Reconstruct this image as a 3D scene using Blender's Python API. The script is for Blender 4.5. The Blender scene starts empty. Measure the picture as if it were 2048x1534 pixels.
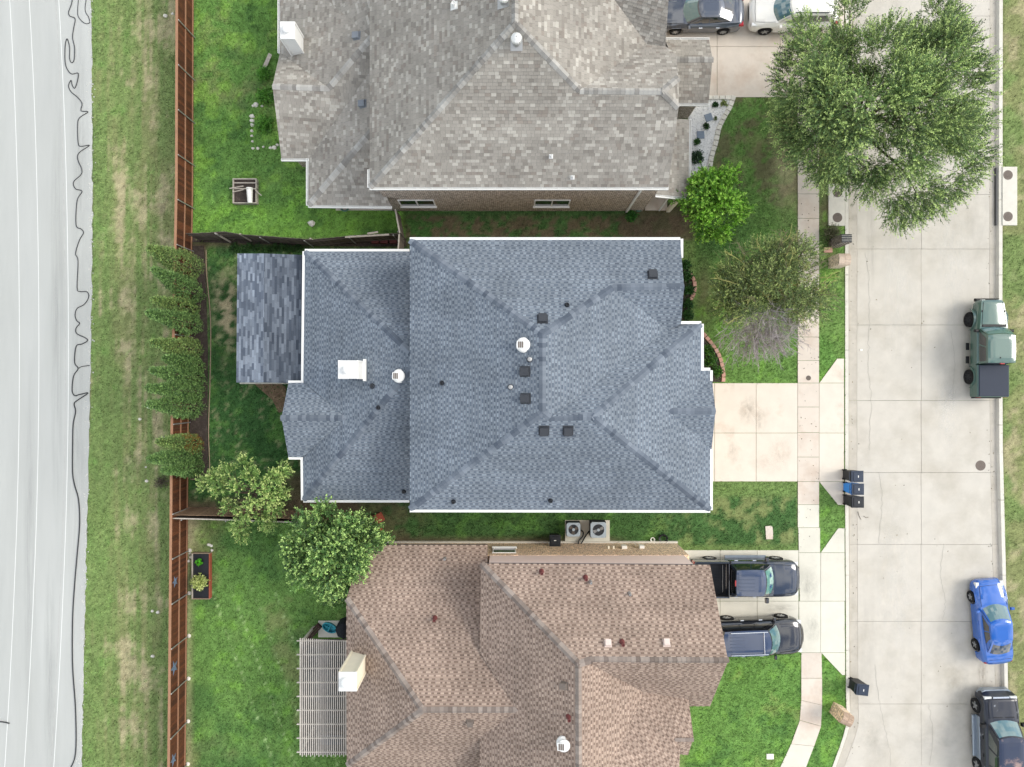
import bpy, math, random
import numpy as np
from mathutils import Vector, Matrix
random.seed(7); RNG = np.random.default_rng(7)
S = bpy.context.scene
COL = S.collection
# ------------------------------------------------------------------ camera, sky, sun, exposure
CAMH, FPX = 40.0, 1420.0            # drone height (m) and focal length in photograph pixels
cam_d = bpy.data.cameras.new('camera'); cam = bpy.data.objects.new('camera', cam_d); COL.objects.link(cam)
cam.location = (0, 0, CAMH); cam.rotation_euler = (0, 0, 0)
cam_d.sensor_fit = 'HORIZONTAL'; cam_d.sensor_width = 36; cam_d.lens = 36 * FPX / 2048
cam_d.clip_start = 0.5; cam_d.clip_end = 2000
S.camera = cam
SUN_EL, SUN_AZ = math.radians(36), math.radians(78)      # azimuth clockwise from +Y
W = bpy.data.worlds.new('World'); S.world = W; W.use_nodes = True
wn, wl = W.node_tree.nodes, W.node_tree.links; wn.clear()
wo = wn.new('ShaderNodeOutputWorld'); bg = wn.new('ShaderNodeBackground'); sky = wn.new('ShaderNodeTexSky')
sky.sky_type = 'NISHITA'; sky.sun_disc = False; sky.sun_elevation = SUN_EL; sky.sun_rotation = SUN_AZ
sky.air_density = 1.0; sky.dust_density = 1.5; sky.ozone_density = 1.5
tc = wn.new('ShaderNodeTexCoord'); mp = wn.new('ShaderNodeMapping'); mp.inputs['Scale'].default_value = (1, 1, 1.6)
cn = wn.new('ShaderNodeTexNoise'); cn.inputs['Scale'].default_value = 7.5; cn.inputs['Detail'].default_value = 9
cn.inputs['Roughness'].default_value = 0.55; cn.inputs['Distortion'].default_value = 0.4
cr = wn.new('ShaderNodeValToRGB'); cr.color_ramp.elements[0].position = 0.46; cr.color_ramp.elements[1].position = 0.55
cr.color_ramp.elements[0].color = (0, 0, 0, 1); cr.color_ramp.elements[1].color = (1, 1, 1, 1)
cm = wn.new('ShaderNodeMix'); cm.data_type = 'RGBA'
wl.new(tc.outputs['Generated'], mp.inputs['Vector']); wl.new(mp.outputs[0], cn.inputs['Vector'])
wl.new(cn.outputs['Fac'], cr.inputs[0]); wl.new(cr.outputs[0], cm.inputs[0])
wl.new(sky.outputs[0], cm.inputs[6]); cm.inputs[7].default_value = (9.3, 9.3, 9.25, 1)
wl.new(cm.outputs[2], bg.inputs['Color']); bg.inputs['Strength'].default_value = 0.14
wl.new(bg.outputs[0], wo.inputs[0])
sl = bpy.data.lights.new('sun', 'SUN'); sl.energy = 2.0; sl.angle = math.radians(30); sl.color = (1, .95, .87)
sun = bpy.data.objects.new('sun', sl); COL.objects.link(sun)
sdir = Vector((math.sin(SUN_AZ) * math.cos(SUN_EL), math.cos(SUN_AZ) * math.cos(SUN_EL), math.sin(SUN_EL)))
sun.rotation_euler = sdir.to_track_quat('Z', 'Y').to_euler(); sun.location = (0, 0, 60)
S.view_settings.view_transform = 'Standard'; S.view_settings.look = 'None'
S.view_settings.gamma = 1; S.view_settings.use_curve_mapping = False
S.view_settings.exposure = 0.54
S.render.engine = 'CYCLES'

# ------------------------------------------------------------------ helpers
def P(u, v, z=0.0):
    """Survey: the ground-plan point whose height is z and which the drone photograph shows at (u, v)."""
    k = (CAMH - z) / FPX
    return Vector(((u - 1024) * k, (767 - v) * k, z))
def srgb(r, g, b):
    f = lambda c: ((c / 255 + .055) / 1.055) ** 2.4 if c > 10 else c / 255 / 12.92
    return (f(r), f(g), f(b))
MATS = {}
def M(name, col=(.5, .5, .5), rough=.8, var=.12, scale=6., bump=0., bscale=None, metal=0., coat=0., spec=.4, attr=None, orand=0., trans=0., col2=None, c2pos=(.45, .7), detail=6, stretch=(1, 1, 1), low=0.):
    """Procedural material: base colour (or the mesh's own colour attribute) broken up by noise, optional second colour in noise patches, bump."""
    if name in MATS: return MATS[name]
    m = bpy.data.materials.new(name); m.use_nodes = True; n, l = m.node_tree.nodes, m.node_tree.links
    b = n['Principled BSDF']; out = n['Material Output']
    b.inputs['Roughness'].default_value = rough; b.inputs['Metallic'].default_value = metal
    b.inputs['Specular IOR Level'].default_value = spec; b.inputs['Coat Weight'].default_value = coat; b.inputs['Coat Roughness'].default_value = .04
    g = n.new('ShaderNodeTexCoord'); mpn = n.new('ShaderNodeMapping'); mpn.inputs['Scale'].default_value = stretch
    l.new(g.outputs['Object'], mpn.inputs['Vector'])
    t = n.new('ShaderNodeTexNoise'); t.inputs['Scale'].default_value = scale; t.inputs['Detail'].default_value = detail; t.inputs['Roughness'].default_value = .62
    l.new(mpn.outputs[0], t.inputs['Vector'])
    if attr:
        a = n.new('ShaderNodeAttribute'); a.attribute_name = attr; c = a.outputs['Color']
    else:
        a = n.new('ShaderNodeRGB'); a.outputs[0].default_value = (*col, 1); c = a.outputs[0]
    if col2 is not None:
        t2 = n.new('ShaderNodeTexNoise'); t2.inputs['Scale'].default_value = scale * .35; t2.inputs['Detail'].default_value = 7; t2.inputs['Roughness'].default_value = .65
        l.new(mpn.outputs[0], t2.inputs['Vector'])
        r2 = n.new('ShaderNodeValToRGB'); r2.color_ramp.elements[0].position = c2pos[0]; r2.color_ramp.elements[1].position = c2pos[1]
        l.new(t2.outputs['Fac'], r2.inputs[0])
        mx = n.new('ShaderNodeMix'); mx.data_type = 'RGBA'; l.new(r2.outputs[0], mx.inputs[0]); l.new(c, mx.inputs[6]); mx.inputs[7].default_value = (*col2, 1); c = mx.outputs[2]
    mr = n.new('ShaderNodeMapRange'); mr.inputs[1].default_value = .25; mr.inputs[2].default_value = .75
    mr.inputs[3].default_value = 1 - var; mr.inputs[4].default_value = 1 + var; l.new(t.outputs['Fac'], mr.inputs[0])
    k = mr.outputs[0]
    if low:
        t3 = n.new('ShaderNodeTexNoise'); t3.inputs['Scale'].default_value = .55; t3.inputs['Detail'].default_value = 5; l.new(g.outputs['Object'], t3.inputs['Vector']); m3 = n.new('ShaderNodeMapRange'); m3.inputs[1].default_value = .3; m3.inputs[2].default_value = .7; m3.inputs[3].default_value = 1 - low; m3.inputs[4].default_value = 1 + low; l.new(t3.outputs['Fac'], m3.inputs[0])
        m4 = n.new('ShaderNodeMath'); m4.operation = 'MULTIPLY'; l.new(k, m4.inputs[0]); l.new(m3.outputs[0], m4.inputs[1]); k = m4.outputs[0]
    if orand:
        oi = n.new('ShaderNodeObjectInfo'); m2 = n.new('ShaderNodeMapRange'); m2.inputs[3].default_value = 1 - orand; m2.inputs[4].default_value = 1 + orand
        l.new(oi.outputs['Random'], m2.inputs[0]); mm = n.new('ShaderNodeMath'); mm.operation = 'MULTIPLY'; l.new(k, mm.inputs[0]); l.new(m2.outputs[0], mm.inputs[1]); k = mm.outputs[0]
    vm = n.new('ShaderNodeVectorMath'); vm.operation = 'SCALE'; l.new(c, vm.inputs[0]); l.new(k, vm.inputs['Scale'])
    l.new(vm.outputs[0], b.inputs['Base Color'])
    if bump:
        bt = n.new('ShaderNodeTexNoise'); bt.inputs['Scale'].default_value = bscale or scale * 4; bt.inputs['Detail'].default_value = 5; l.new(mpn.outputs[0], bt.inputs['Vector'])
        bn = n.new('ShaderNodeBump'); bn.inputs['Strength'].default_value = bump; bn.inputs['Distance'].default_value = .03
        l.new(bt.outputs['Fac'], bn.inputs['Height']); l.new(bn.outputs[0], b.inputs['Normal'])
    if trans:
        tr = n.new('ShaderNodeBsdfTranslucent'); l.new(vm.outputs[0], tr.inputs['Color']); ms = n.new('ShaderNodeMixShader'); ms.inputs[0].default_value = trans
        l.new(b.outputs[0], ms.inputs[1]); l.new(tr.outputs[0], ms.inputs[2]); l.new(ms.outputs[0], out.inputs['Surface'])
    MATS[name] = m
    return m
def brick_mat(name, c1, c2, mortar, bw=.21, bh=.075, axis='XZ', vary=.0):
    if name in MATS: return MATS[name]
    m = bpy.data.materials.new(name); m.use_nodes = True; n, l = m.node_tree.nodes, m.node_tree.links; b = n['Principled BSDF']
    b.inputs['Roughness'].default_value = .88
    g = n.new('ShaderNodeTexCoord'); sx = n.new('ShaderNodeSeparateXYZ'); cx = n.new('ShaderNodeCombineXYZ'); l.new(g.outputs['Object'], sx.inputs[0])
    if axis == 'XZ': l.new(sx.outputs[0], cx.inputs[0])
    else: l.new(sx.outputs[1], cx.inputs[0])
    l.new(sx.outputs[2], cx.inputs[1])
    t = n.new('ShaderNodeTexBrick'); l.new(cx.outputs[0], t.inputs['Vector']); t.inputs['Scale'].default_value = 1
    t.inputs['Brick Width'].default_value = bw; t.inputs['Row Height'].default_value = bh; t.inputs['Mortar Size'].default_value = .012
    t.inputs['Color1'].default_value = (*c1, 1); t.inputs['Color2'].default_value = (*c2, 1); t.inputs['Mortar'].default_value = (*mortar, 1); t.inputs['Bias'].default_value = -.1
    ns = n.new('ShaderNodeTexNoise'); ns.inputs['Scale'].default_value = 9.5; ns.inputs['Detail'].default_value = 8; l.new(g.outputs['Object'], ns.inputs['Vector'])
    mr = n.new('ShaderNodeMapRange'); mr.inputs[1].default_value = .3; mr.inputs[2].default_value = .7; mr.inputs[3].default_value = .5; mr.inputs[4].default_value = 1.65; l.new(ns.outputs['Fac'], mr.inputs[0])
    vm = n.new('ShaderNodeVectorMath'); vm.operation = 'SCALE'; l.new(t.outputs['Color'], vm.inputs[0]); l.new(mr.outputs[0], vm.inputs['Scale']); l.new(vm.outputs[0], b.inputs['Base Color'])
    bn = n.new('ShaderNodeBump'); bn.inputs['Strength'].default_value = .7; bn.inputs['Distance'].default_value = .012; bn.invert = True
    l.new(t.outputs['Fac'], bn.inputs['Height']); l.new(bn.outputs[0], b.inputs['Normal'])
    MATS[name] = m; return m

class B:
    """Collects shapes; build() links them as one mesh object."""
    def __init__(s): s.v, s.f, s.c = [], [], []
    def poly(s, pts, col=None):
        i = len(s.v); s.v += [tuple(p) for p in pts]; s.f.append(tuple(range(i, i + len(pts)))); s.c.append(col); return s
    def hexa(s, p, col=None):          # 8 points: 4 below, 4 above, each anticlockwise from above
        i = len(s.v); s.v += [tuple(q) for q in p]
        for f in ((3, 2, 1, 0), (4, 5, 6, 7), (0, 1, 5, 4), (1, 2, 6, 5), (2, 3, 7, 6), (3, 0, 4, 7)): s.f.append(tuple(i + k for k in f)); s.c.append(col)
        return s
    def box(s, x0, x1, y0, y1, z0, z1, col=None, ins=0., bev=0.):
        if bev:
            lo = [(x0, y0), (x1, y0), (x1, y1), (x0, y1)]
            rings = [(z0, 0), (z1 - bev, 0), (z1, bev)]
            i = len(s.v)
            for z, q in rings: s.v += [(x0 + q, y0 + q, z), (x1 - q, y0 + q, z), (x1 - q, y1 - q, z), (x0 + q, y1 - q, z)]
            for r in (0, 4):
                for k in range(4): s.f.append((i + r + k, i + r + (k + 1) % 4, i + r + 4 + (k + 1) % 4, i + r + 4 + k)); s.c.append(col)
            s.f.append((i + 8, i + 9, i + 10, i + 11)); s.c.append(col); s.f.append((i + 3, i + 2, i + 1, i)); s.c.append(col); return s
        return s.hexa([(x0, y0, z0), (x1, y0, z0), (x1, y1, z0), (x0, y1, z0), (x0 + ins, y0 + ins, z1), (x1 - ins, y0 + ins, z1), (x1 - ins, y1 - ins, z1), (x0 + ins, y1 - ins, z1)], col)
    def prism(s, pts, z0, z1, col=None):   # pts anticlockwise from above (x,y[,z ignored])
        if sum(a[0] * b[1] - b[0] * a[1] for a, b in zip(pts, list(pts[1:]) + [pts[0]])) < 0: pts = list(pts)[::-1]
        n = len(pts); i = len(s.v)
        s.v += [(p[0], p[1], z0) for p in pts] + [(p[0], p[1], z1) for p in pts]
        s.f += [tuple(i + k for k in range(n - 1, -1, -1)), tuple(i + n + k for k in range(n))]; s.c += [col, col]
        for k in range(n): s.f.append((i + k, i + (k + 1) % n, i + n + (k + 1) % n, i + n + k)); s.c.append(col)
        return s
    def tube(s, pts, rad, n=8, col=None, cap=True):
        pts = [Vector(p) for p in pts]; rr = rad if isinstance(rad, (list, tuple)) else [rad] * len(pts)
        i0 = len(s.v); up = Vector((0, 0, 1))
        for k, p in enumerate(pts):
            d = (pts[min(k + 1, len(pts) - 1)] - pts[max(k - 1, 0)]); d = d.normalized() if d.length > 1e-9 else Vector((0, 0, 1))
            a = d.cross(up); a = a.normalized() if a.length > 1e-3 else Vector((1, 0, 0)); b = a.cross(d)
            for j in range(n):
                t = 2 * math.pi * j / n; s.v.append(tuple(p + (a * math.cos(t) + b * math.sin(t)) * rr[k]))
        for k in range(len(pts) - 1):
            for j in range(n): s.f.append((i0 + k * n + j, i0 + k * n + (j + 1) % n, i0 + (k + 1) * n + (j + 1) % n, i0 + (k + 1) * n + j)); s.c.append(col)
        if cap:
            s.f.append(tuple(i0 + j for j in range(n - 1, -1, -1))); s.f.append(tuple(i0 + (len(pts) - 1) * n + j for j in range(n))); s.c += [col, col]
        return s
    def lathe(s, prof, c=(0, 0, 0), n=20, axis='Z', col=None, cap=True):
        i0 = len(s.v); c = Vector(c)
        for r, h in prof:
            for j in range(n):
                t = 2 * math.pi * j / n
                q = Vector((r * math.cos(t), r * math.sin(t), h)) if axis == 'Z' else Vector((r * math.cos(t), h, r * math.sin(t)))
                s.v.append(tuple(c + q))
        for k in range(len(prof) - 1):
            for j in range(n): s.f.append((i0 + k * n + j, i0 + k * n + (j + 1) % n, i0 + (k + 1) * n + (j + 1) % n, i0 + (k + 1) * n + j)); s.c.append(col)
        if cap: s.f.append(tuple(i0 + j for j in range(n - 1, -1, -1))); s.f.append(tuple(i0 + (len(prof) - 1) * n + j for j in range(n))); s.c += [col, col]
        return s
    def mesh(s, name, smooth=None):
        me = bpy.data.meshes.new(name); me.from_pydata(s.v, [], s.f)
        if any(c is not None for c in s.c):
            at = me.color_attributes.new('Col', 'FLOAT_COLOR', 'CORNER')
            cs = np.ones((len(s.f), 4), np.float32); cs[:, :3] = [c if c is not None else (.5, .5, .5) for c in s.c]
            at.data.foreach_set('color', np.repeat(cs, [len(f) for f in s.f], axis=0).ravel())
        if smooth is not None:
            me.shade_smooth(); me.set_sharp_from_angle(angle=math.radians(smooth))
        return me
    def build(s, name, mat, parent=None, world=True, smooth=None, **kw):
        return obj(name, s.mesh(name, smooth), mat, parent, world, **kw)
def obj(name, me, mat, parent=None, world=True, **kw):
    o = bpy.data.objects.new(name, me); COL.objects.link(o)
    if me is not None and mat is not None and not me.materials: me.materials.append(MATS[mat] if isinstance(mat, str) else mat)
    if parent is not None:
        o.parent = parent
        if world and parent.type == 'EMPTY': o.matrix_parent_inverse = parent.matrix_basis.inverted()
    for k, v in kw.items(): o[k] = v
    return o
def tag(o, label=None, cat=None, group=None, kind=None):
    for k, v in (('label', label), ('category', cat), ('group', group), ('kind', kind)):
        if v: o[k] = v
    return o
def thing(name, label, cat, loc=(0, 0, 0), rz=0., group=None):
    e = bpy.data.objects.new(name, None); COL.objects.link(e); e.empty_display_size = .2
    e.location = Vector(loc); e.rotation_euler = (0, 0, rz); e.matrix_basis = Matrix.Translation(Vector(loc)) @ Matrix.Rotation(rz, 4, 'Z')
    return tag(e, label, cat, group)
def copy_tree(o, parent=None):
    c = o.copy(); COL.objects.link(c)
    if parent is not None: c.parent = parent
    for ch in list(o.children): copy_tree(ch, c)
    return c
def quads_mesh(name, V, col=None):
    """V: (N,4,3) numpy array of quads; col: (N,3)."""
    N = len(V); me = bpy.data.meshes.new(name); me.vertices.add(4 * N); me.loops.add(4 * N); me.polygons.add(N)
    me.vertices.foreach_set('co', np.asarray(V, np.float32).ravel()); me.loops.foreach_set('vertex_index', np.arange(4 * N, dtype=np.int32))
    me.polygons.foreach_set('loop_start', np.arange(0, 4 * N, 4, dtype=np.int32)); me.polygons.foreach_set('loop_total', np.full(N, 4, np.int32))
    me.update(calc_edges=True)
    if col is not None:
        at = me.color_attributes.new('Col', 'FLOAT_COLOR', 'CORNER'); c4 = np.ones((N, 4), np.float32); c4[:, :3] = col
        at.data.foreach_set('color', np.repeat(c4, 4, axis=0).ravel())
    return me
def catmull(pts, n=6):
    pts = [Vector(p) for p in pts]; out = []
    for i in range(len(pts) - 1):
        a, b, c, d = pts[max(i - 1, 0)], pts[i], pts[i + 1], pts[min(i + 2, len(pts) - 1)]
        for k in range(n):
            t = k / n; out.append(.5 * ((2 * b) + (c - a) * t + (2 * a - 5 * b + 4 * c - d) * t * t + (3 * b - a - 3 * c + d) * t ** 3))
    return out + [pts[-1]]
def inpoly(u, v, poly):
    u, v = np.asarray(u, float), np.asarray(v, float); r = np.zeros(np.broadcast(u, v).shape, bool); n = len(poly)
    for i in range(n):
        (x0, y0), (x1, y1) = poly[i][:2], poly[(i + 1) % n][:2]
        if y0 == y1: continue
        c = ((y0 > v) != (y1 > v)) & (u < (x1 - x0) * (v - y0) / (y1 - y0) + x0); r ^= c
    return r
def vnoise(x, y, seed):
    r = np.random.default_rng(seed).random((256, 256)); xi = np.floor(x).astype(int); yi = np.floor(y).astype(int); fx = x - xi; fy = y - yi
    fx = fx * fx * (3 - 2 * fx); fy = fy * fy * (3 - 2 * fy); g = lambda a, b: r[a % 256, b % 256]
    return (g(xi, yi) * (1 - fx) + g(xi + 1, yi) * fx) * (1 - fy) + (g(xi, yi + 1) * (1 - fx) + g(xi + 1, yi + 1) * fx) * fy
def fbm(x, y, s, seed, octs=4):
    t = 0; a = .5; w = 0
    for k in range(octs): t = t + a * vnoise(x * s * 2 ** k + 31.7 * k, y * s * 2 ** k + 11.3 * k, seed + k); w += a; a *= .6
    return t / w

# ------------------------------------------------------------------ common materials
M('street_concrete', srgb(191, 186, 175), .9, .07, 1.3, .25, 60, col2=srgb(176, 170, 157), c2pos=(.46, .72), detail=9)
M('road_concrete', srgb(171, 173, 169), .9, .08, .9, .2, 60, col2=srgb(164, 166, 161), c2pos=(.45, .8), detail=9, stretch=(1, .12, 1))
M('walk_concrete', srgb(206, 196, 183), .9, .06, 1.6, .2, 60, orand=.035, col2=srgb(186, 166, 148), c2pos=(.5, .8), detail=9)
M('drive_concrete', srgb(211, 202, 188), .9, .06, 1.3, .2, 60, orand=.03, col2=srgb(178, 160, 140), c2pos=(.56, .82), detail=9)
M('pale_concrete', srgb(207, 204, 190), .9, .05, 1.3, .2, 60, orand=.03, col2=srgb(190, 187, 174), c2pos=(.5, .8), detail=9)
M('gutter_concrete', srgb(180, 174, 162), .9, .1, 2.2, .2, 60, orand=.03, col2=srgb(162, 155, 141), c2pos=(.5, .75), detail=9)
M('kerb_concrete', srgb(204, 200, 188), .9, .09, 2.5, .2, 60, detail=9)
M('line_paint', srgb(210, 212, 208), .7, .05, 8)
M('rubber_cable', srgb(46, 48, 50), .6, .1, 20)
M('lawn', attr='Col', rough=.95, var=.5, scale=20, bump=.6, bscale=40, spec=.1, detail=9)
M('blade', attr='Col', rough=.7, var=.1, scale=5, spec=.2, trans=.25)
M('leaf', attr='Col', rough=.5, var=.08, scale=3, spec=.4, trans=.14)
M('twig', attr='Col', rough=.85, var=.1, scale=10)
M('bark', srgb(92, 80, 68), .9, .25, 14, .6, 40, stretch=(1, 1, .3))
M('mulch', srgb(66, 58, 53), .95, .5, 14, .9, 35, detail=9, col2=srgb(95, 84, 75), c2pos=(.5, .8))
M('soil', srgb(120, 100, 80), .95, .35, 9, .8, 30, detail=9, col2=srgb(160, 138, 112), c2pos=(.5, .75))
M('shingle', attr='Col', low=.13, rough=.93, var=.2, scale=55, spec=.15, bump=.25, bscale=120, detail=4)
M('deck', srgb(70, 72, 76), .95, .1, 8)
M('white_metal', srgb(222, 222, 218), .5, .04, 4)
M('cream_paint', srgb(226, 218, 196), .7, .05, 3)
M('dark_metal', srgb(52, 55, 60), .5, .1, 9)
M('galv', srgb(168, 168, 166), .45, .12, 12, metal=.6)
M('black_plastic', srgb(30, 33, 38), .45, .12, 8)
M('navy_plastic', srgb(44, 54, 70), .4, .08, 8)
M('blue_plastic', srgb(44, 138, 226), .45, .06, 6)
M('white_plastic', srgb(232, 230, 222), .45, .04, 5)
M('fence_stain', srgb(80, 44, 23), .8, .6, 7, .3, 30, orand=.38, stretch=(6, 6, .6))
M('fence_rail', srgb(150, 112, 86), .8, .15, 7, stretch=(1, .3, 1))
M('fence_grey', srgb(98, 90, 82), .9, .3, 8, .4, 30, orand=.25, stretch=(6, 6, .6))
M('fence_tan', srgb(142, 116, 92), .9, .25, 8, .4, 30, orand=.2, stretch=(6, 6, .6))
M('old_wood', srgb(176, 168, 156), .9, .2, 8, .3, 30)
M('pergola_wood', srgb(196, 189, 179), .8, .14, 5, orand=.12)
M('red_wood', srgb(160, 84, 62), .85, .15, 8)
M('glass_dark', srgb(20, 24, 28), .06, .02, 2, spec=.8, coat=.3)
M('pink_siding', srgb(234, 216, 209), .8, .03, 3)
M('stone_white', srgb(214, 210, 198), .85, .1, 12, .3, 40, orand=.08)
M('edging_pink', srgb(186, 146, 130), .9, .12, 10, .2, 40, orand=.1)
M('slate', srgb(126, 138, 152), .7, .1, 10)
M('iron', srgb(112, 102, 94), .8, .22, 18, .4, 60)
M('red_brown', srgb(108, 58, 56), .7, .1, 8)
brick_mat('brick_grey', srgb(136, 118, 106), srgb(92, 80, 72), srgb(212, 202, 186))
brick_mat('brick_grey_y', srgb(112, 96, 86), srgb(84, 72, 66), srgb(176, 166, 150), axis='YZ')
brick_mat('brick_tan', srgb(222, 190, 154), srgb(140, 106, 82), srgb(232, 222, 202))
brick_mat('brick_tan_y', srgb(172, 134, 100), srgb(122, 92, 72), srgb(196, 182, 156), axis='YZ')
brick_mat('brick_pale', srgb(200, 182, 162), srgb(182, 162, 142), srgb(214, 200, 180), .2, .09)
brick_mat('brick_dark', srgb(86, 76, 72), srgb(64, 58, 56), srgb(190, 184, 172), .16, .11)
M('shaded_paving', srgb(62, 57, 52), .9, .2, 6, .3, 40)  # patio paving darkened in its colour to carry the pergola's shade
M('vent_grey', srgb(112, 118, 124), .6, .1, 9)
M('star_metal', srgb(96, 110, 130), .5, .1, 9, metal=.3)
M('vent_tan', srgb(206, 190, 180), .7, .06, 9)
# ------------------------------------------------------------------ plan of the paved surfaces (photograph pixels at ground level)
ROAD_EDGE = [(-60, 183), (0, 183), (200, 184), (380, 185), (560, 184), (760, 181), (900, 178), (1100, 173), (1300, 168), (1534, 164), (1600, 163)]
def road_u(v): return np.interp(v, [a for a, _ in ROAD_EDGE], [b for _, b in ROAD_EDGE])
KL = [(1690, -60), (1690, 300), (1690, 1000), (1691, 1134), (1692, 1400), (1693, 1425), (1692, 1450), (1687, 1470), (1678, 1496), (1664, 1534), (1652, 1570)]   # lawn side of the near kerb
KR = [(2005, -60), (2004, 700), (2005, 900), (2011, 1134), (2016, 1400), (2018, 1570)]                                                         # lawn side of the far kerb
def kl_u(v): return np.interp(v, [p[1] for p in KL], [p[0] for p in KL])
def kr_u(v): return np.interp(v, [p[1] for p in KR], [p[0] for p in KR])
walk_v = [-60, -12, 195, 240, 290, 338, 388, 437, 482, 530, 578, 626, 674, 721, 766, 814, 865, 914, 963, 1009, 1055, 1105]
SLABS = []      # (structure, material, polygon)
for a, b in zip(walk_v[:-1], walk_v[1:]):
    if (a, b) in ((-60, -12), (-12, 195)):
        continue
    SLABS.append(('sidewalk', 'walk_concrete' if b < 1010 else 'pale_concrete', [(1595, a), (1638, a), (1638, b), (1595, b)] if b < 1060 else [(1596, a), (1640, a), (1640, b), (1597, b)]))
cl = [(1602, 1305), (1602, 1356), (1602, 1400), (1599, 1440), (1582, 1487), (1560, 1534), (1548, 1562)]
cr_ = [(1643, 1305), (1644, 1356), (1644, 1410), (1642, 1452), (1628, 1492), (1612, 1534), (1603, 1562)]
for k in range(6): SLABS.append(('sidewalk', 'walk_concrete' if k < 4 else 'pale_concrete', [cl[k], cr_[k], cr_[k + 1], cl[k + 1]]))
for a, b in ((1345, 1429), (1429, 1512), (1512, 1595)):
    for c, d in ((766, 866), (866, 963)): SLABS.append(('driveway', 'drive_concrete', [(a, c), (b, c), (b, d), (a, d)]))
SLABS += [('driveway', 'drive_concrete', [(1638, 766), (1674, 717), (1688, 717), (1688, 766)]), ('driveway', 'drive_concrete', [(1638, 766), (1688, 766), (1688, 866), (1638, 866)]),
          ('driveway', 'drive_concrete', [(1638, 866), (1688, 866), (1688, 963), (1638, 963)]), ('driveway', 'drive_concrete', [(1638, 963), (1688, 963), (1688, 1010), (1676, 1010)])]
for a, b in ((1350, 1440), (1440, 1514), (1514, 1597)):
    for c, d in ((1100, 1202), (1202, 1303)): SLABS.append(('driveway_south', 'pale_concrete', [(a, c), (b, c), (b, d), (a, d)]))
for c, d in ((1105, 1202), (1202, 1305)): SLABS.append(('driveway_south', 'pale_concrete', [(1597, c), (1641, c), (1641, d), (1599, d)])); SLABS.append(('driveway_south', 'pale_concrete', [(1641, c), (1689, c), (1690, d), (1641, d)]))
SLABS += [('driveway_south', 'pale_concrete', [(1641, 1105), (1676, 1056), (1689, 1056), (1689, 1105)]), ('driveway_south', 'pale_concrete', [(1642, 1305), (1690, 1305), (1690, 1350), (1684, 1350)])]
for a, b in ((1300, 1434), (1434, 1560), (1560, 1688)):
    for c, d in ((-60, 94), (94, 195)): SLABS.append(('driveway_north', 'walk_concrete', [(a, c), (b, c), (b, d), (a, d)]))
rows = [-60, 32, 149, 267, 389, 498, 650, 801, 945, 1089, 1243, 1408, 1570]
for a, b in zip(rows[:-1], rows[1:]):
    vs = [a, b] if a < 1400 else [a, 1430, 1450, 1470, 1496, 1534, b]
    SLABS.append(('street', 'gutter_concrete', [(kl_u(q) + 8, q) for q in vs] + [(kl_u(q) + 24, q) for q in vs[::-1]]))
    SLABS.append(('street', 'street_concrete', [(kl_u(q) + 24, q) for q in vs] + [(1843, b), (1842, a)]))
    SLABS.append(('street', 'street_concrete', [(1842, a), (1843, b), (kr_u(b) - 25, b), (kr_u(a) - 25, a)]))
    SLABS.append(('street', 'gutter_concrete', [(kr_u(a) - 25, a), (kr_u(b) - 25, b), (kr_u(b) - 9, b), (kr_u(a) - 9, a)]))
PAVED = [p for _, _, p in SLABS] + [[(u, v) for u, v in KL] + [(u, v) for u, v in KR[::-1]]]
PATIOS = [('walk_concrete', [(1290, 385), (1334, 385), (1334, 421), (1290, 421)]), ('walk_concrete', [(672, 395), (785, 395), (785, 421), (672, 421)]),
          ('pale_concrete', [(1130, 1040), (1219, 1040), (1219, 1084), (1130, 1084)]), ('shaded_paving', [(600, 1278), (720, 1278), (720, 1508), (600, 1508)]),
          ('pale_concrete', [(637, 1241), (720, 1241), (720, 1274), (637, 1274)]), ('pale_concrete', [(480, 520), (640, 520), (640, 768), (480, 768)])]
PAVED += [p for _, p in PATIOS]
PAVED.append([(1655, 368), (1690, 368), (1690, 453), (1655, 453)]); PAVED.append([(2002, 333), (2034, 333), (2034, 452), (2002, 452)])
FOOT = {'blue': [(-10.6, -5.8, -4.6, 6.6), (-4.6, -5.8, 9.1, 6.6)], 'grey': [(-11.8, 12.2, -6.6, 26), (-10.4, 9.75, -6.6, 12.2), (-6.6, 9.72, 8.7, 26)], 'brown': [(-7.6, -26, -1.2, -8.96), (-1.2, -26, 9.2, -8.96)]}
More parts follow.
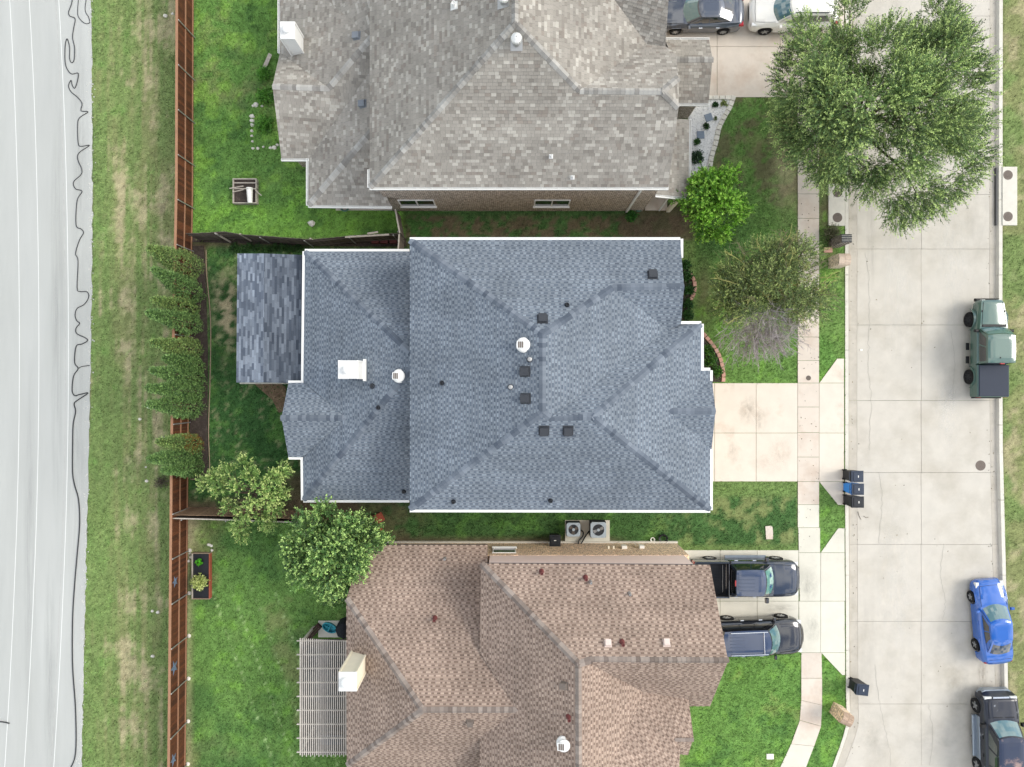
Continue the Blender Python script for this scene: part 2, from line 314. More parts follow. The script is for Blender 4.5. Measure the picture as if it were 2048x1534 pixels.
# ------------------------------------------------------------------ lawn: what grows where
LUSH, MID, DEEP, DRY, TAN, DIRT, LIME = (srgb(*c) for c in ((98, 140, 68), (110, 134, 78), (60, 97, 54), (130, 132, 90), (168, 157, 126), (98, 86, 70), (122, 166, 72)))
def lawn_col(u, v):
    u = np.asarray(u, float); v = np.asarray(v, float); L = lambda c: np.array(c)[None, :]
    n1 = fbm(u, v, .012, 1); n2 = fbm(u, v, .04, 11); n3 = fbm(u, v, .11, 21); n4 = fbm(u, v, .3, 51, 3)
    C = np.empty((len(u), 3))
    def mix(c, w): nonlocal C; w = np.clip(w, 0, 1)[:, None]; C = C * (1 - w) + L(c) * w
    def sm(a, b, x): t = np.clip((x - a) / (b - a), 0, 1); return t * t * (3 - 2 * t)
    C[:] = L(MID)
    strip = sm(362, 345, u)
    sv = fbm(u, v, .02, 31); st = fbm(u * 3, v * .16, .03, 41)
    mix(DRY, strip * (.2 + .5 * sm(.38, .62, st + .25 * (n2 - .5)))); mix(TAN, strip * sm(.55, .74, st * .5 + sv * .5 + .10 * np.exp(-((u - 262) / 26) ** 2) + .08 * np.exp(-((u - 320) / 26) ** 2) + .25 * (n3 - .5)) * .75)
    mix(MID, strip * sm(240, 195, u) * .75 * sm(.3, .6, n2)); mix(LUSH, strip * sm(.60, .74, n2 * .6 + n3 * .4) * .45)
    east = sm(1998, 2008, u); mix(DRY, east * .8); mix(TAN, east * sm(.5, .7, n2) * .55); mix(MID, east * sm(.5, .65, n1) * .7)
    gb = sm(366, 376, u) * sm(900, 860, u) * sm(478, 470, v)
    mix(LUSH, gb * .75); mix(DRY, gb * sm(.46, .66, n1 * .5 + n2 * .5) * sm(420, 300, v) * .8); mix(LIME, gb * sm(.5, .68, n2) * .75); mix(LIME, gb * sm(390, 430, v) * .45); mix(DEEP, gb * sm(.55, .7, fbm(u, v, .03, 71)) * .5)
    side = sm(800, 815, u) * sm(1395, 1380, u) * sm(405, 412, v) * sm(485, 475, v)
    mix(DEEP, side * .8); mix(DIRT, side * sm(.42, .56, n2 * .6 + n3 * .4) * sm(425, 436, v) * .9); mix(DIRT, side * sm(1230, 1290, u) * .8)
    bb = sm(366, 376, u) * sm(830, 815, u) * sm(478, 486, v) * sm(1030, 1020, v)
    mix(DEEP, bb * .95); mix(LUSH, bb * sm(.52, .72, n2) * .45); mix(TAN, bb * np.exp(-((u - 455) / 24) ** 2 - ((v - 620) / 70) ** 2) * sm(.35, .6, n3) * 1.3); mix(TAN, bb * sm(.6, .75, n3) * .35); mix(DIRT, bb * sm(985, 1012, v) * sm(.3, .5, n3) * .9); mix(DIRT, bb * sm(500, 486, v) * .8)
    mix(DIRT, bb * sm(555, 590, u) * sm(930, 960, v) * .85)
    ss = sm(700, 760, u) * sm(1594, 1590, u) * sm(985, 1000, v) * sm(1092, 1088, v)
    mix(DEEP, ss * .8); mix(LUSH, ss * sm(.5, .68, n2) * .6); mix(DRY, ss * sm(1250, 1450, u) * sm(.45, .65, n2) * .7); mix(DIRT, ss * sm(900, 800, u) * sm(.35, .6, n2) * .7); mix(DIRT, ss * sm(1066, 1082, v) * sm(1280, 1200, u) * .8)
    sb = sm(366, 376, u) * sm(740, 720, u) * sm(1030, 1042, v)
    mix(LUSH, sb * .75); mix(MID, sb * .25); mix(DRY, sb * sm(.52, .72, n1) * .6); mix(LIME, sb * sm(.56, .74, n2) * .55); mix(DEEP, sb * sm(.5, .7, fbm(u, v, .015, 81)) * .5); mix(TAN, sb * sm(415, 380, u) * sm(1140, 1050, v) * .7); mix(TAN, sb * sm(392, 376, u) * .45)
    # mower stripes of paler clippings in the south yard
    for off in (0, 46, 92, 140):
        d = np.abs((u - 430 - off * .9) - (v - 1200) * .36); mix(srgb(176, 196, 140), sb * np.exp(-(d / 1.5) ** 2) * sm(.42, .58, n4 * .6 + n3 * .4) * sm(1150, 1210, v) * .6)
    fn = sm(1385, 1395, u) * sm(1693, 1690, u) * sm(780, 770, v)
    mix(LUSH, fn * .55); mix(DIRT, fn * sm(.44, .58, n2 * .7 + n3 * .3) * sm(470, 380, v) * .75); mix(TAN, fn * np.exp(-((u - 1575) / 26) ** 2 - ((v - 330) / 80) ** 2) * .7); mix(DIRT, fn * np.exp(-((u - 1655) / 22) ** 2 - ((v - 420) / 60) ** 2) * .8); mix(DIRT, fn * np.exp(-((u - 1408) / 20) ** 2 - ((v - 580) / 70) ** 2) * .7)
    mix(DEEP, fn * np.exp(-((u - 1440) / 60) ** 2 - ((v - 470) / 60) ** 2) * .8); mix(LIME, fn * sm(.58, .72, n2) * sm(560, 640, v) * .5); mix(DRY, fn * sm(.56, .72, n1) * .45)
    fs = sm(1360, 1380, u) * sm(1693, 1690, u) * sm(1290, 1300, v)
    mix(LUSH, fs * .7); mix(LIME, fs * sm(.5, .7, n2) * .5); mix(DRY, fs * sm(.54, .7, n2 * .5 + n1 * .5) * .5); mix(DEEP, fs * sm(.55, .7, fbm(u, v, .03, 91)) * .45)
    rp = sm(1636, 1640, u) * sm(1693, 1690, u); mix(LUSH, rp * sm(500, 600, v) * .5); mix(LIME, rp * sm(.55, .7, n2) * .5)
    pit = np.exp(-((u - 1664) / 22) ** 2 - ((v - 275) / 40) ** 2) * 1.2; mix(DIRT, pit)
    # damp soil of the long narrow bed behind the cypresses
    mix(DIRT, sm(378, 384, u) * sm(418, 408, u) * sm(485, 492, v) * sm(962, 950, v))
    return C * (.6 + .8 * n4)[:, None] * (.8 + .4 * n3)[:, None]
def ground_z(u, v):
    z = np.zeros(np.broadcast(u, v).shape)
    z = np.where((u > kl_u(v) + 4) & (u < kr_u(v) - 4), -.30, z)
    return np.where((u < road_u(v) - 5), -.22, z)
xs = np.concatenate([[-400, -220, -120, -70, -45], np.arange(-31.0, 31.01, .15), [45, 70, 120, 220, 400]]); ys = np.concatenate([[-400, -220, -120, -70, -40], np.arange(-23.5, 23.51, .15), [40, 70, 120, 220, 400]])
X, Y = np.meshgrid(xs, ys); U = 1024 + X * 35.5; V = 767 - Y * 35.5
Z = ground_z(np.clip(U, -5000, 5000), np.clip(V, -60, 1600))
Z = Z + np.where(Z > -.01, (fbm(U, V, .02, 5) - .5) * .05 + (fbm(U, V, .2, 6, 2) - .5) * .02 - .012, 0)
me = bpy.data.meshes.new('ground'); nx, ny = len(xs), len(ys)
idx = np.arange(nx * ny).reshape(ny, nx); q = np.stack([idx[:-1, :-1], idx[:-1, 1:], idx[1:, 1:], idx[1:, :-1]], -1).reshape(-1, 4)
me.vertices.add(nx * ny); me.vertices.foreach_set('co', np.stack([X, Y, Z], -1).astype(np.float32).ravel()); me.loops.add(len(q) * 4); me.loops.foreach_set('vertex_index', q.astype(np.int32).ravel())
me.polygons.add(len(q)); me.polygons.foreach_set('loop_start', np.arange(0, len(q) * 4, 4, dtype=np.int32)); me.polygons.foreach_set('loop_total', np.full(len(q), 4, np.int32)); me.update(calc_edges=True)
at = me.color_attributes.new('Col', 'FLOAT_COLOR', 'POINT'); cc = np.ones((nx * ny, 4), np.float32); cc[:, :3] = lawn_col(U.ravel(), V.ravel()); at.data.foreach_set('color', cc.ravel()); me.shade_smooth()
tag(obj('ground', me, 'lawn'), 'patchy green and straw coloured lawn and bare earth', 'ground', kind='structure')
# grass blades
def off_paving(u, v, grow=0):
    k = np.ones(len(u), bool)
    for p in PAVED: k &= ~inpoly(u, v, p)
    k &= ~(u < road_u(v) + 1)
    x, y = (u - 1024) / 35.5, (767 - v) / 35.5
    for rs in FOOT.values():
        for a, b, c, d in rs: k &= ~((x > a) & (x < c) & (y > b) & (y < d))
    return k
N = 420000
u = RNG.uniform(150, 2075, N); v = RNG.uniform(-20, 1555, N); k = off_paving(u, v); k &= ~((u > 383) & (u < 414) & (v > 492) & (v < 955)); k &= ~inpoly(u, v, [(1380, 190), (1465, 190), (1440, 250), (1418, 350), (1380, 350)])
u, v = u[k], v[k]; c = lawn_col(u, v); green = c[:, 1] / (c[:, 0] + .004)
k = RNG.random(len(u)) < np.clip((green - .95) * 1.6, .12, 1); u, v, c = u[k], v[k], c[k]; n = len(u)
x, y = (u - 1024) / 35.5, (767 - v) / 35.5; a = RNG.uniform(0, 6.283, n); ln = RNG.uniform(.05, .11, n); hh = RNG.uniform(.02, .07, n); wd = RNG.uniform(.008, .018, n)
dx, dy = np.cos(a), np.sin(a); z0 = np.full(n, -.02)
p0 = np.stack([x - dy * wd, y + dx * wd, z0], -1); p1 = np.stack([x + dy * wd, y - dx * wd, z0], -1)
p2 = np.stack([x + dx * ln * .55 + dy * wd, y + dy * ln * .55 - dx * wd, hh], -1); p3 = np.stack([x + dx * ln, y + dy * ln, hh * .8], -1)
bc = c * RNG.uniform(.55, 2.0, n)[:, None]; bc[:, 1] *= RNG.uniform(.92, 1.06, n)
tag(obj('grass', quads_mesh('grass', np.stack([p0, p1, p2, p3], 1), bc), 'blade'), 'short mown grass blades over all the lawns', 'grass', kind='stuff')

# ------------------------------------------------------------------ paved structures
STR = {}
def structure(name, label, cat):
    e = thing(name, label, cat); e['kind'] = 'structure'; STR[name] = e; return e
structure('street', 'pale grey concrete residential street of jointed slabs', 'street'); structure('sidewalk', 'narrow jointed concrete sidewalk beside the street', 'sidewalk')
structure('driveway', 'pinkish tan concrete driveway of the blue roofed house', 'driveway'); structure('driveway_south', 'pale concrete driveway under the black pickup and black wagon', 'driveway'); structure('driveway_north', 'tan concrete driveway under the grey sedan and white car', 'driveway')
ZT = {'street': (-.20, -.13), 'sidewalk': (-.10, .035), 'driveway': (-.10, .03), 'driveway_south': (-.10, .03), 'driveway_north': (-.10, .03)}
def inset(pts, d):
    c = sum((Vector(p[:2]) for p in pts), Vector((0, 0))) / len(pts); out = []
    for i, p in enumerate(pts):
        a, b, q = Vector(pts[i - 1][:2]), Vector(pts[(i + 1) % len(pts)][:2]), Vector(p[:2])
        e1 = (q - a).normalized(); e2 = (b - q).normalized(); n1 = Vector((-e1.y, e1.x)); n2 = Vector((-e2.y, e2.x)); m = n1 + n2
        m = m / max(m.dot(m) / 2, .4); s_ = 1 if (c - q).dot(n1) > 0 else -1; out.append(q + m * d * s_)
    return out
for i, (st, mt, poly) in enumerate(SLABS):
    pts = [P(a, b, 0)[:2] for a, b in poly]; z0, z1 = ZT[st]
    if st == 'street': pts = [((a - 1024) * (CAMH + .13) / FPX, (767 - b) * (CAMH + .13) / FPX) for a, b in poly]
    B().prism(inset(pts, .011 if st != 'street' else (.004 if mt == 'gutter_concrete' else .008)), z0, z1 + random.uniform(-.004, .004)).build('slab', mt, STR[st])
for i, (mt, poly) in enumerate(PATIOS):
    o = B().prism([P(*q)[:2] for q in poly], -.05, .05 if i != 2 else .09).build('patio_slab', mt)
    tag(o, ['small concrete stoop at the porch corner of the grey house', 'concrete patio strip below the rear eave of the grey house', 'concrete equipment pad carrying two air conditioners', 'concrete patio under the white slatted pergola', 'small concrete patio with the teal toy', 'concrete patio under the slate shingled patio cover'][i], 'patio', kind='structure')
# kerbs, cast in lengths
kerb = structure('kerb', 'raised pale concrete kerb along the near side of the street', 'kerb'); kerb2 = structure('kerb_far', 'raised pale concrete kerb along the far side of the street', 'kerb')
def kerb_run(ufun, v0, v1, step, sgn, par, ztop=.03):
    v = v0
    while v < v1:
        w = min(v + step, v1); b = B(); ks = max(1, int((w - v) / 22)); vs = [v + .4 + (w - v - .8) * t / ks for t in range(ks + 1)]
        for a_, c_ in zip(vs[:-1], vs[1:]):
            u0, u1 = float(ufun(a_)), float(ufun(c_)); q = [P(u0, a_), P(u1, c_), P(u1 + sgn * 7, c_), P(u0 + sgn * 7, a_)]; lo = [P(u0, a_), P(u1, c_), P(u1 + sgn * 11, c_), P(u0 + sgn * 11, a_)]
            bot = [Vector((p.x, p.y, -.25)) for p in lo]; top = [Vector((p.x, p.y, ztop)) for p in q]
            if sgn < 0: bot, top = bot[::-1], top[::-1]
            b.hexa(bot + top)
        b.build('kerb_block', 'kerb_concrete', par); v = w
kerb_run(kl_u, -50, 1560, 150, 1, kerb); kerb_run(kr_u, -50, 1560, 150, -1, kerb2)
# the wide pale road beyond the fence
rd = structure('road', 'wide pale concrete road with thin white lines', 'road')
vv = np.arange(-400, 1960, 12); ee = [P(float(road_u(min(max(q, -60), 1600)) + RNG.normal(0, .9)), float(q), 0)[:2] for q in vv]
B().prism([(ee[0][0] - 20, ee[0][1])] + [(p[0], p[1]) for p in ee] + [(ee[-1][0] - 20, ee[-1][1])], -.2, .018).build('road_slab', 'road_concrete', rd)
def ribbon(pts, w, z, name, mat, par):
    b = B(); pts = [Vector((p[0], p[1], z)) for p in pts]
    L = []
    for i, p in enumerate(pts):
        d = (pts[min(i + 1, len(pts) - 1)] - pts[max(i - 1, 0)]).normalized(); nn = Vector((-d.y, d.x, 0)) * w / 2; L.append((p - nn, p + nn))
    for (a, c), (d, e) in zip(L[:-1], L[1:]): b.poly([a, d, e, c])
    return b.build(name, mat, par)
for off, w, mt in ((0, .055, 'line_paint'), (39, .055, 'line_paint'), (98, .055, 'line_paint')):
    ribbon(catmull([P(a + off, b) for a, b in ((14, -60), (20, 0), (30, 200), (36, 400), (39, 600), (39, 800), (36, 980), (31, 1130), (22, 1330), (10, 1534), (4, 1600))], 6), w * .75, .023, 'road_line', mt, rd)
M('joint', srgb(168, 168, 164), .9, .2, 3)
for off in (92,): ribbon(catmull([P(a + off, b) for a, b in ((14, -60), (20, 0), (30, 200), (36, 400), (39, 600), (39, 800), (36, 980), (31, 1130), (22, 1330), (10, 1534), (4, 1600))], 6), .03, .022, 'road_joint', 'joint', rd)
M('pebble_light', srgb(186, 186, 180), .9, .2, 20)
b = B()
for i in range(420):       # crumbled edge of the road
    q = random.uniform(-20, 1550); c = P(float(road_u(q)) + random.gauss(-3, 3.5), q, 0); r = random.uniform(.015, .05)
    b.lathe([(r * .8, -.02), (r, 0), (r * .5, r * .4)], (c.x, c.y, .018), 5)
b.build('road_rubble', 'pebble_light', rd, kind='stuff')
c1 = [(147, -10), (144, 8), (138, 25), (141, 33), (151, 38), (148, 58), (146, 76), (150, 96), (149, 120), (144, 126), (140, 117), (140, 95), (135, 78), (131, 95), (132, 130), (143, 148), (157, 147), (155, 165), (150, 177), (145, 170), (143, 161), (138, 172), (143, 184), (157, 196), (165, 208), (163, 222), (177, 224), (160, 236), (156, 250), (157, 285), (162, 293), (180, 291), (160, 305), (156, 318), (165, 345), (148, 364), (152, 378), (165, 383), (155, 402), (153, 450), (163, 458), (168, 466), (160, 480), (152, 507), (157, 522), (155, 575), (160, 583), (175, 584), (178, 595), (169, 609), (155, 617), (151, 630), (154, 641), (160, 647), (153, 656), (154, 667), (170, 675), (176, 681), (165, 688), (153, 693), (150, 725), (157, 737), (148, 752), (145, 780), (150, 791), (160, 789), (177, 786), (155, 801), (149, 808), (152, 823), (147, 850), (146, 900), (146, 945), (150, 970), (158, 1000), (160, 1050), (155, 1110), (150, 1170), (146, 1240), (146, 1330), (152, 1420), (152, 1505), (140, 1540), (134, 1560)]
b = B(); cp = catmull([P(*q) + Vector((0, 0, .038)) for q in c1], 5); b.tube(cp, [.022 + .012 * min(1, max(0, (i / len(cp) - .55) * 3)) for i in range(len(cp))], 6)
tag(b.build('cable', 'rubber_cable', smooth=60), 'long black cable snaking down the length of the pale road edge', 'cable')
b = B(); b.tube(catmull([P(*q) + Vector((0, 0, .034)) for q in ((159, -12), (156, 20), (158, 35), (170, 47), (180, 46), (178, 35), (171, 20), (175, -12))], 6), .018, 6)
tag(b.build('cable', 'rubber_cable', smooth=60), 'short looped black cable end beside the road shoulder', 'cable')
b = B(); b.tube([P(*q) + Vector((0, 0, .05)) for q in ((-12, 1442), (6, 1443), (13, 1444), (20, 1446))], .035, 6)
tag(b.build('tyre_scrap', 'rubber_cable', smooth=60), 'black strip of tyre rubber lying across the white road line', 'tyre scrap')
b = B(); b.tube(catmull([P(*q) + Vector((0, 0, .036)) for q in ((157, 737), (165, 733), (180, 731))], 5), .02, 6); tag(b.build('cable', 'rubber_cable', smooth=60), 'stub of black cable running from the long cable into the grass', 'cable')
# storm inlets
def manhole(u, v, r, z, label, group=None, mat='iron'):
    c = P(u, v, z); b = B(); b.lathe([(r, -.03), (r, .004), (r * .93, .012), (r * .9, .004), (r * .88, .004)], c, 24)
    for i in range(-3, 4):
        for j in range(-3, 4):
            if (i * i + j * j) < 10: b.box(c.x + i * r * .23 - r * .07, c.x + i * r * .23 + r * .07, c.y + j * r * .23 - r * .07, c.y + j * r * .23 + r * .07, z + .003, z + .011)
    t = thing('manhole_cover', label, 'manhole cover', c, group=group); b.build('cover', mat, t); return t
def inlet(u0, v0, u1, v1, mats, label):
    a, c = P(u0, v1), P(u1, v0); t = thing('storm_inlet', label, 'storm drain', (a.x, a.y, 0)); B().box(a.x, c.x, a.y, c.y, -.28, .075, bev=.02).build('inlet_box', 'kerb_concrete', t)
    return t
t = inlet(1656, 368, 1689, 452, 0, 'concrete storm drain box at the kerb beside the striped brick mailbox'); t2 = inlet(2003, 334, 2033, 451, 0, 'concrete storm drain box behind the far kerb')
B().box(P(1689, 0).x, P(1692, 0).x, P(0, 448).y, P(0, 372).y, -.1, .02).build('opening', 'black_plastic', t)
q = P(1998, 392); B().box(P(1992, 0).x, P(1994.5, 0).x, P(0, 450).y, P(0, 335).y, -.14, -.02).build('opening', 'black_plastic', t2)
manhole(1675, 435, .27, .075, 'round iron cover on the drain box beside the striped mailbox'); manhole(1675, 385, .27, .075, 'round iron cover on the drain box beneath the big tree')
manhole(2016, 350, .27, .075, 'round iron cover on the far drain box, end under the tree', ); manhole(2016, 433, .27, .075, 'round iron cover on the far drain box, end away from the tree')
manhole(1961, 931, .29, -.13, 'large round iron manhole cover set in the street'); manhole(1617, 756, .14, .035, 'small rusty round valve cover in the sidewalk')

# stains that have soaked into the concrete
def stain(u, v, ru, rv, col, strength, par, z, seed=0.):
    m = bpy.data.materials.new('stain'); m.use_nodes = True; n, l = m.node_tree.nodes, m.node_tree.links; bs = n['Principled BSDF']; bs.inputs['Base Color'].default_value = (*col, 1); bs.inputs['Roughness'].default_value = .9
    g = n.new('ShaderNodeTexCoord'); ln_ = n.new('ShaderNodeVectorMath'); ln_.operation = 'LENGTH'; l.new(g.outputs['Object'], ln_.inputs[0]); r1 = n.new('ShaderNodeMapRange'); r1.inputs[1].default_value = 1; r1.inputs[2].default_value = .1; l.new(ln_.outputs['Value'], r1.inputs[0])
    t = n.new('ShaderNodeTexNoise'); t.noise_dimensions = '4D'; t.inputs['W'].default_value = seed; t.inputs['Scale'].default_value = 2.6; t.inputs['Detail'].default_value = 9; t.inputs['Roughness'].default_value = .7; l.new(g.outputs['Object'], t.inputs['Vector']); r2 = n.new('ShaderNodeMapRange'); r2.inputs[1].default_value = .38; r2.inputs[2].default_value = .68; r2.inputs[4].default_value = strength; l.new(t.outputs['Fac'], r2.inputs[0])
    mu = n.new('ShaderNodeMath'); mu.operation = 'MULTIPLY'; l.new(r1.outputs[0], mu.inputs[0]); l.new(r2.outputs[0], mu.inputs[1]); l.new(mu.outputs[0], bs.inputs['Alpha'])
    b = B(); b.poly([(math.cos(k * math.pi / 12), math.sin(k * math.pi / 12), 0) for k in range(24)]); o = b.build('stain', m, par, world=False); o.location = P(u, v, 0) + Vector((0, 0, z)); o.scale = (ru / 35.5, rv / 35.5, 1)
dk, br, gy = srgb(128, 114, 94), srgb(164, 126, 98), srgb(120, 118, 112)
for i, (u_, v_, a_, b_, c_, s_) in enumerate(((1498, 822, 24, 34, dk, .38), (1520, 840, 14, 30, dk, .3), (1465, 905, 12, 30, dk, .3), (1560, 905, 26, 40, br, .25), (1530, 925, 40, 26, br, .2))): stain(u_, v_, a_, b_, c_, s_, STR['driveway'], .0365, i)
for i, (u_, v_, a_, b_, c_, s_) in enumerate(((1618, 1170, 22, 40, gy, .4), (1560, 1215, 40, 10, gy, .4), (1625, 1255, 20, 36, gy, .3))): stain(u_, v_, a_, b_, c_, s_, STR['driveway_south'], .0365, 20 + i)
for i, (u_, v_, a_, b_, c_, s_) in enumerate(((1968, 1348, 12, 34, dk, .6), (1915, 1365, 40, 55, gy, .2), (1930, 1440, 60, 90, gy, .18), (1900, 1290, 60, 60, gy, .14), (1735, 1300, 26, 150, gy, .14), (1800, 560, 40, 180, srgb(226, 224, 218), .5), (1790, 1180, 50, 200, srgb(226, 224, 218), .4), (1905, 520, 40, 160, srgb(224, 222, 216), .4), (1900, 820, 30, 90, srgb(224, 222, 216), .4), (1745, 480, 12, 120, gy, .2), (1960, 470, 40, 120, gy, .15), (1750, 1480, 40, 60, gy, .2), (1880, 1490, 90, 50, gy, .16))): stain(u_, v_, a_, b_, c_, s_, STR['street'], -.122, 40 + i)
for i, (u_, v_, a_, b_) in enumerate(((160, 300, 22, 300), (152, 900, 20, 400), (115, 600, 16, 500), (60, 1100, 14, 400), (100, 1350, 14, 260))): stain(u_, v_, a_, b_, srgb(160, 162, 158), .35, rd, .0205, 70 + i)
DEBUG = False
# ------------------------------------------------------------------ houses
def clip_half(poly, k, lim, keep_gt):
    out = []; n = len(poly)
    for i in range(n):
        a, b = poly[i], poly[(i + 1) % n]; ia = (a[k] >= lim) == keep_gt or a[k] == lim; ib = (b[k] >= lim) == keep_gt or b[k] == lim
        if ia: out.append(a)
        if ia != ib:
            t = (lim - a[k]) / (b[k] - a[k]); q = [a[0] + (b[0] - a[0]) * t, a[1] + (b[1] - a[1]) * t]; q[k] = lim; out.append(tuple(q))
    return out
PAL = {'blue': dict(light=srgb(124, 133, 141), mid=srgb(110, 118, 127), dark=srgb(88, 97, 108), e=.15, style='tooth', cap=(srgb(80, 88, 99), srgb(120, 128, 137))),
       'brown': dict(light=srgb(165, 147, 133), mid=srgb(146, 128, 115), dark=srgb(117, 100, 90), e=.155, style='tooth', cap=(srgb(112, 101, 94), srgb(154, 143, 134))),
       'grey': dict(light=srgb(163, 159, 150), dark=srgb(133, 128, 120), e=.15, style='three', cap=(srgb(124, 121, 116), srgb(172, 170, 164))),
       'slate': dict(light=srgb(132, 141, 152), dark=srgb(80, 88, 100), e=.125, style='long', cap=None)}
class Roof:
    def __init__(s, house, pal, singles=0):
        s.house, s.pal, s.z, s.faces, s.singles = house, PAL[pal], {}, [], singles; s.caps = []
    def pt(s, q):
        u, v = q[0], q[1]; z = q[2] if len(q) > 2 else s.z[(u, v)]; s.z.setdefault((u, v), z); return P(u, v, z)
    def face(s, poly, ref, k=1.0):
        a, b, c = [s.pt(q) for q in ref]; n = (b - a).cross(c - a).normalized()
        if n.z < 0: n = -n
        pts = []
        for q in poly:
            d = Vector(((q[0] - 1024) / FPX, (767 - q[1]) / FPX, -1)); o = Vector((0, 0, CAMH)); t = (a - o).dot(n) / d.dot(n); p = o + d * t; pts.append(p); s.z.setdefault((q[0], q[1]), p.z)
        s.faces.append((list(poly), pts, n)); s.tone = getattr(s, 'tone', []) + [k]; return s
    def at(s, u, v):
        for poly, pts, n in s.faces:
            if bool(inpoly(u, v, poly)):
                d = Vector(((u - 1024) / FPX, (767 - v) / FPX, -1)); o = Vector((0, 0, CAMH)); return o + d * ((pts[0] - o).dot(n) / d.dot(n)), n
        return P(u, v, 3), Vector((0, 0, 1))
    def finish(s):
        for poly, pts, n in s.faces:
            for q, p in zip(poly, pts):
                dz = abs(s.z[(q[0], q[1])] - p.z)
                if dz > .12 and DEBUG: print('MISMATCH', q, round(s.z[(q[0], q[1])], 2), round(p.z, 2))
        deck = B()
        for poly, pts, n in s.faces:
            if sum(p.x * q.y - q.x * p.y for p, q in zip(pts, pts[1:] + pts[:1])) < 0: pts = pts[::-1]
            k = len(pts); lo = [p - Vector((0, 0, .17)) for p in pts]; deck.poly(pts); deck.poly(lo[::-1])
            for i in range(k): deck.poly([lo[i], lo[(i + 1) % k], pts[(i + 1) % k], pts[i]])
        s.roof = deck.build('roof', 'deck', s.house)
        sh = B(); cand = []; pal = s.pal; e = pal['e']; Lc, Dc = np.array(pal['light']), np.array(pal['dark'])
        for fi_, (poly, pts, n) in enumerate(s.faces):
            up = Vector((0, 0, 1)) - n * n.z; up = up.normalized() if up.length > 1e-4 else Vector((0, 1, 0)); t = up.cross(n); o = pts[0]
            q2 = [((p - o).dot(t), (p - o).dot(up)) for p in pts]; v0 = min(q[1] for q in q2); v1 = max(q[1] for q in q2); u0 = min(q[0] for q in q2); r = 0
            while v0 + r * e < v1:
                a, b_ = v0 + r * e, v0 + (r + 1) * e; strip = clip_half(clip_half(q2, 1, a, True), 1, b_, False); r += 1
                if len(strip) < 3: continue
                tone = random.uniform(.95, 1.05)
                if pal['style'] == 'tooth':      # plain upper half of the course, then the row of raised teeth below it
                    upper = clip_half(strip, 1, a + e * .48, True); strip = clip_half(strip, 1, a + e * .48, False)
                    if len(upper) >= 3:
                        xx = min(q[0] for q in upper) - random.uniform(0, 1); xm = max(q[0] for q in upper); mid_c = np.array(pal['mid'])
                        while xx < xm:
                            w = random.uniform(.4, 1.0); pl = clip_half(clip_half(upper, 0, xx, True), 0, xx + w, False); xx += w
                            if len(pl) >= 3: sh.poly([o + t * p[0] + up * p[1] + n * (.004 + .012 * (1 - (p[1] - a) / e)) for p in pl], tuple(mid_c * tone * random.uniform(.93, 1.07)))
                    if len(strip) < 3: continue
                us = [q[0] for q in strip]; x = min(us) - random.uniform(0, 3.3); xe = max(us); k = 0
                while x < xe:
                    if pal['style'] == 'tooth':
                        k += 1; light = k % 2; w = random.choice((.12, .15, .18, .24)) if light else random.choice((.09, .12, .15, .2)); col = (Lc if light else Dc) * random.uniform(.86, 1.14); lift = .016 if light else .007
                    elif pal['style'] == 'three':
                        w = random.choice((.16, .2, .24, .28)); f = random.random(); lift = .012 + random.uniform(0, .006)
                        col = Lc * random.uniform(.95, 1.12) if f < .15 else (Dc * random.uniform(.92, 1.05) if f > .8 else (Lc * .4 + Dc * .6) * random.uniform(.93, 1.08))
                        if f > .93: col = col * np.array((1.03, .995, .985))
                    else:
                        w = random.uniform(.3, .62); f = random.random() ** 1.3; col = (Dc + (Lc - Dc) * f) * random.uniform(.9, 1.1); lift = .016
                    pl = clip_half(clip_half(strip, 0, x, True), 0, x + w - .006, False); x += w
                    if len(pl) < 3: continue
                    ar = abs(sum(p[0] * q[1] - q[0] * p[1] for p, q in zip(pl, pl[1:] + pl[:1]))) / 2
                    if ar < 2e-4: continue
                    z = [o + t * p[0] + up * p[1] + n * (.004 + lift * (1 - (p[1] - a) / e) + .002 * lift * 100 * .2) for p in pl]
                    if (z[1] - z[0]).cross(z[2] - z[1]).dot(n) < 0 and len(z) == 4: z = z[::-1]; pl = pl[::-1]
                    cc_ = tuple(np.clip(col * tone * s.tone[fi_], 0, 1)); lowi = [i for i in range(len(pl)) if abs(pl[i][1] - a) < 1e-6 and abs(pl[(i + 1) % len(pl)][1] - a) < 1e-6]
                    if s.singles and len(pl) == 4 and ar > e * w * .93: cand.append((ar / ((CAMH - z[0].z) ** 2) * n.z, z, cc_, lowi, n, len(sh.f)))
                    sh.poly(z, cc_)
                    for i in lowi: p, q = z[i], z[(i + 1) % len(z)]; sh.poly([p - n * lift * 1.2, q - n * lift * 1.2, q, p], tuple(np.array(cc_) * .9))
        if s.singles:
            vis = [c for c in cand if abs(c[1][0].x) < 26 and abs(c[1][0].y * FPX / (CAMH - c[1][0].z)) < 760]
            vis.sort(key=lambda c: -c[0]); drop = set()
            for _, z, col, lowi, n, fi in vis[:s.singles]:
                b = B(); b.poly(z, col); th = n * .012
                m = len(z); lo = [p - th for p in z]; b.poly(lo[::-1], col)
                for i in range(m): b.poly([lo[i], lo[(i + 1) % m], z[(i + 1) % m], z[i]], tuple(np.array(col) * .9))
                b.build('shingle', 'shingle', s.roof); drop |= {fi} | {fi + 1 + j for j in range(len(lowi))}
            f2, c2 = [], []
            for i, (f, c) in enumerate(zip(sh.f, sh.c)):
                if i not in drop: f2.append(f); c2.append(c)
            sh.f, sh.c = f2, c2
        sh.build('shingles', 'shingle', s.roof, kind='stuff')
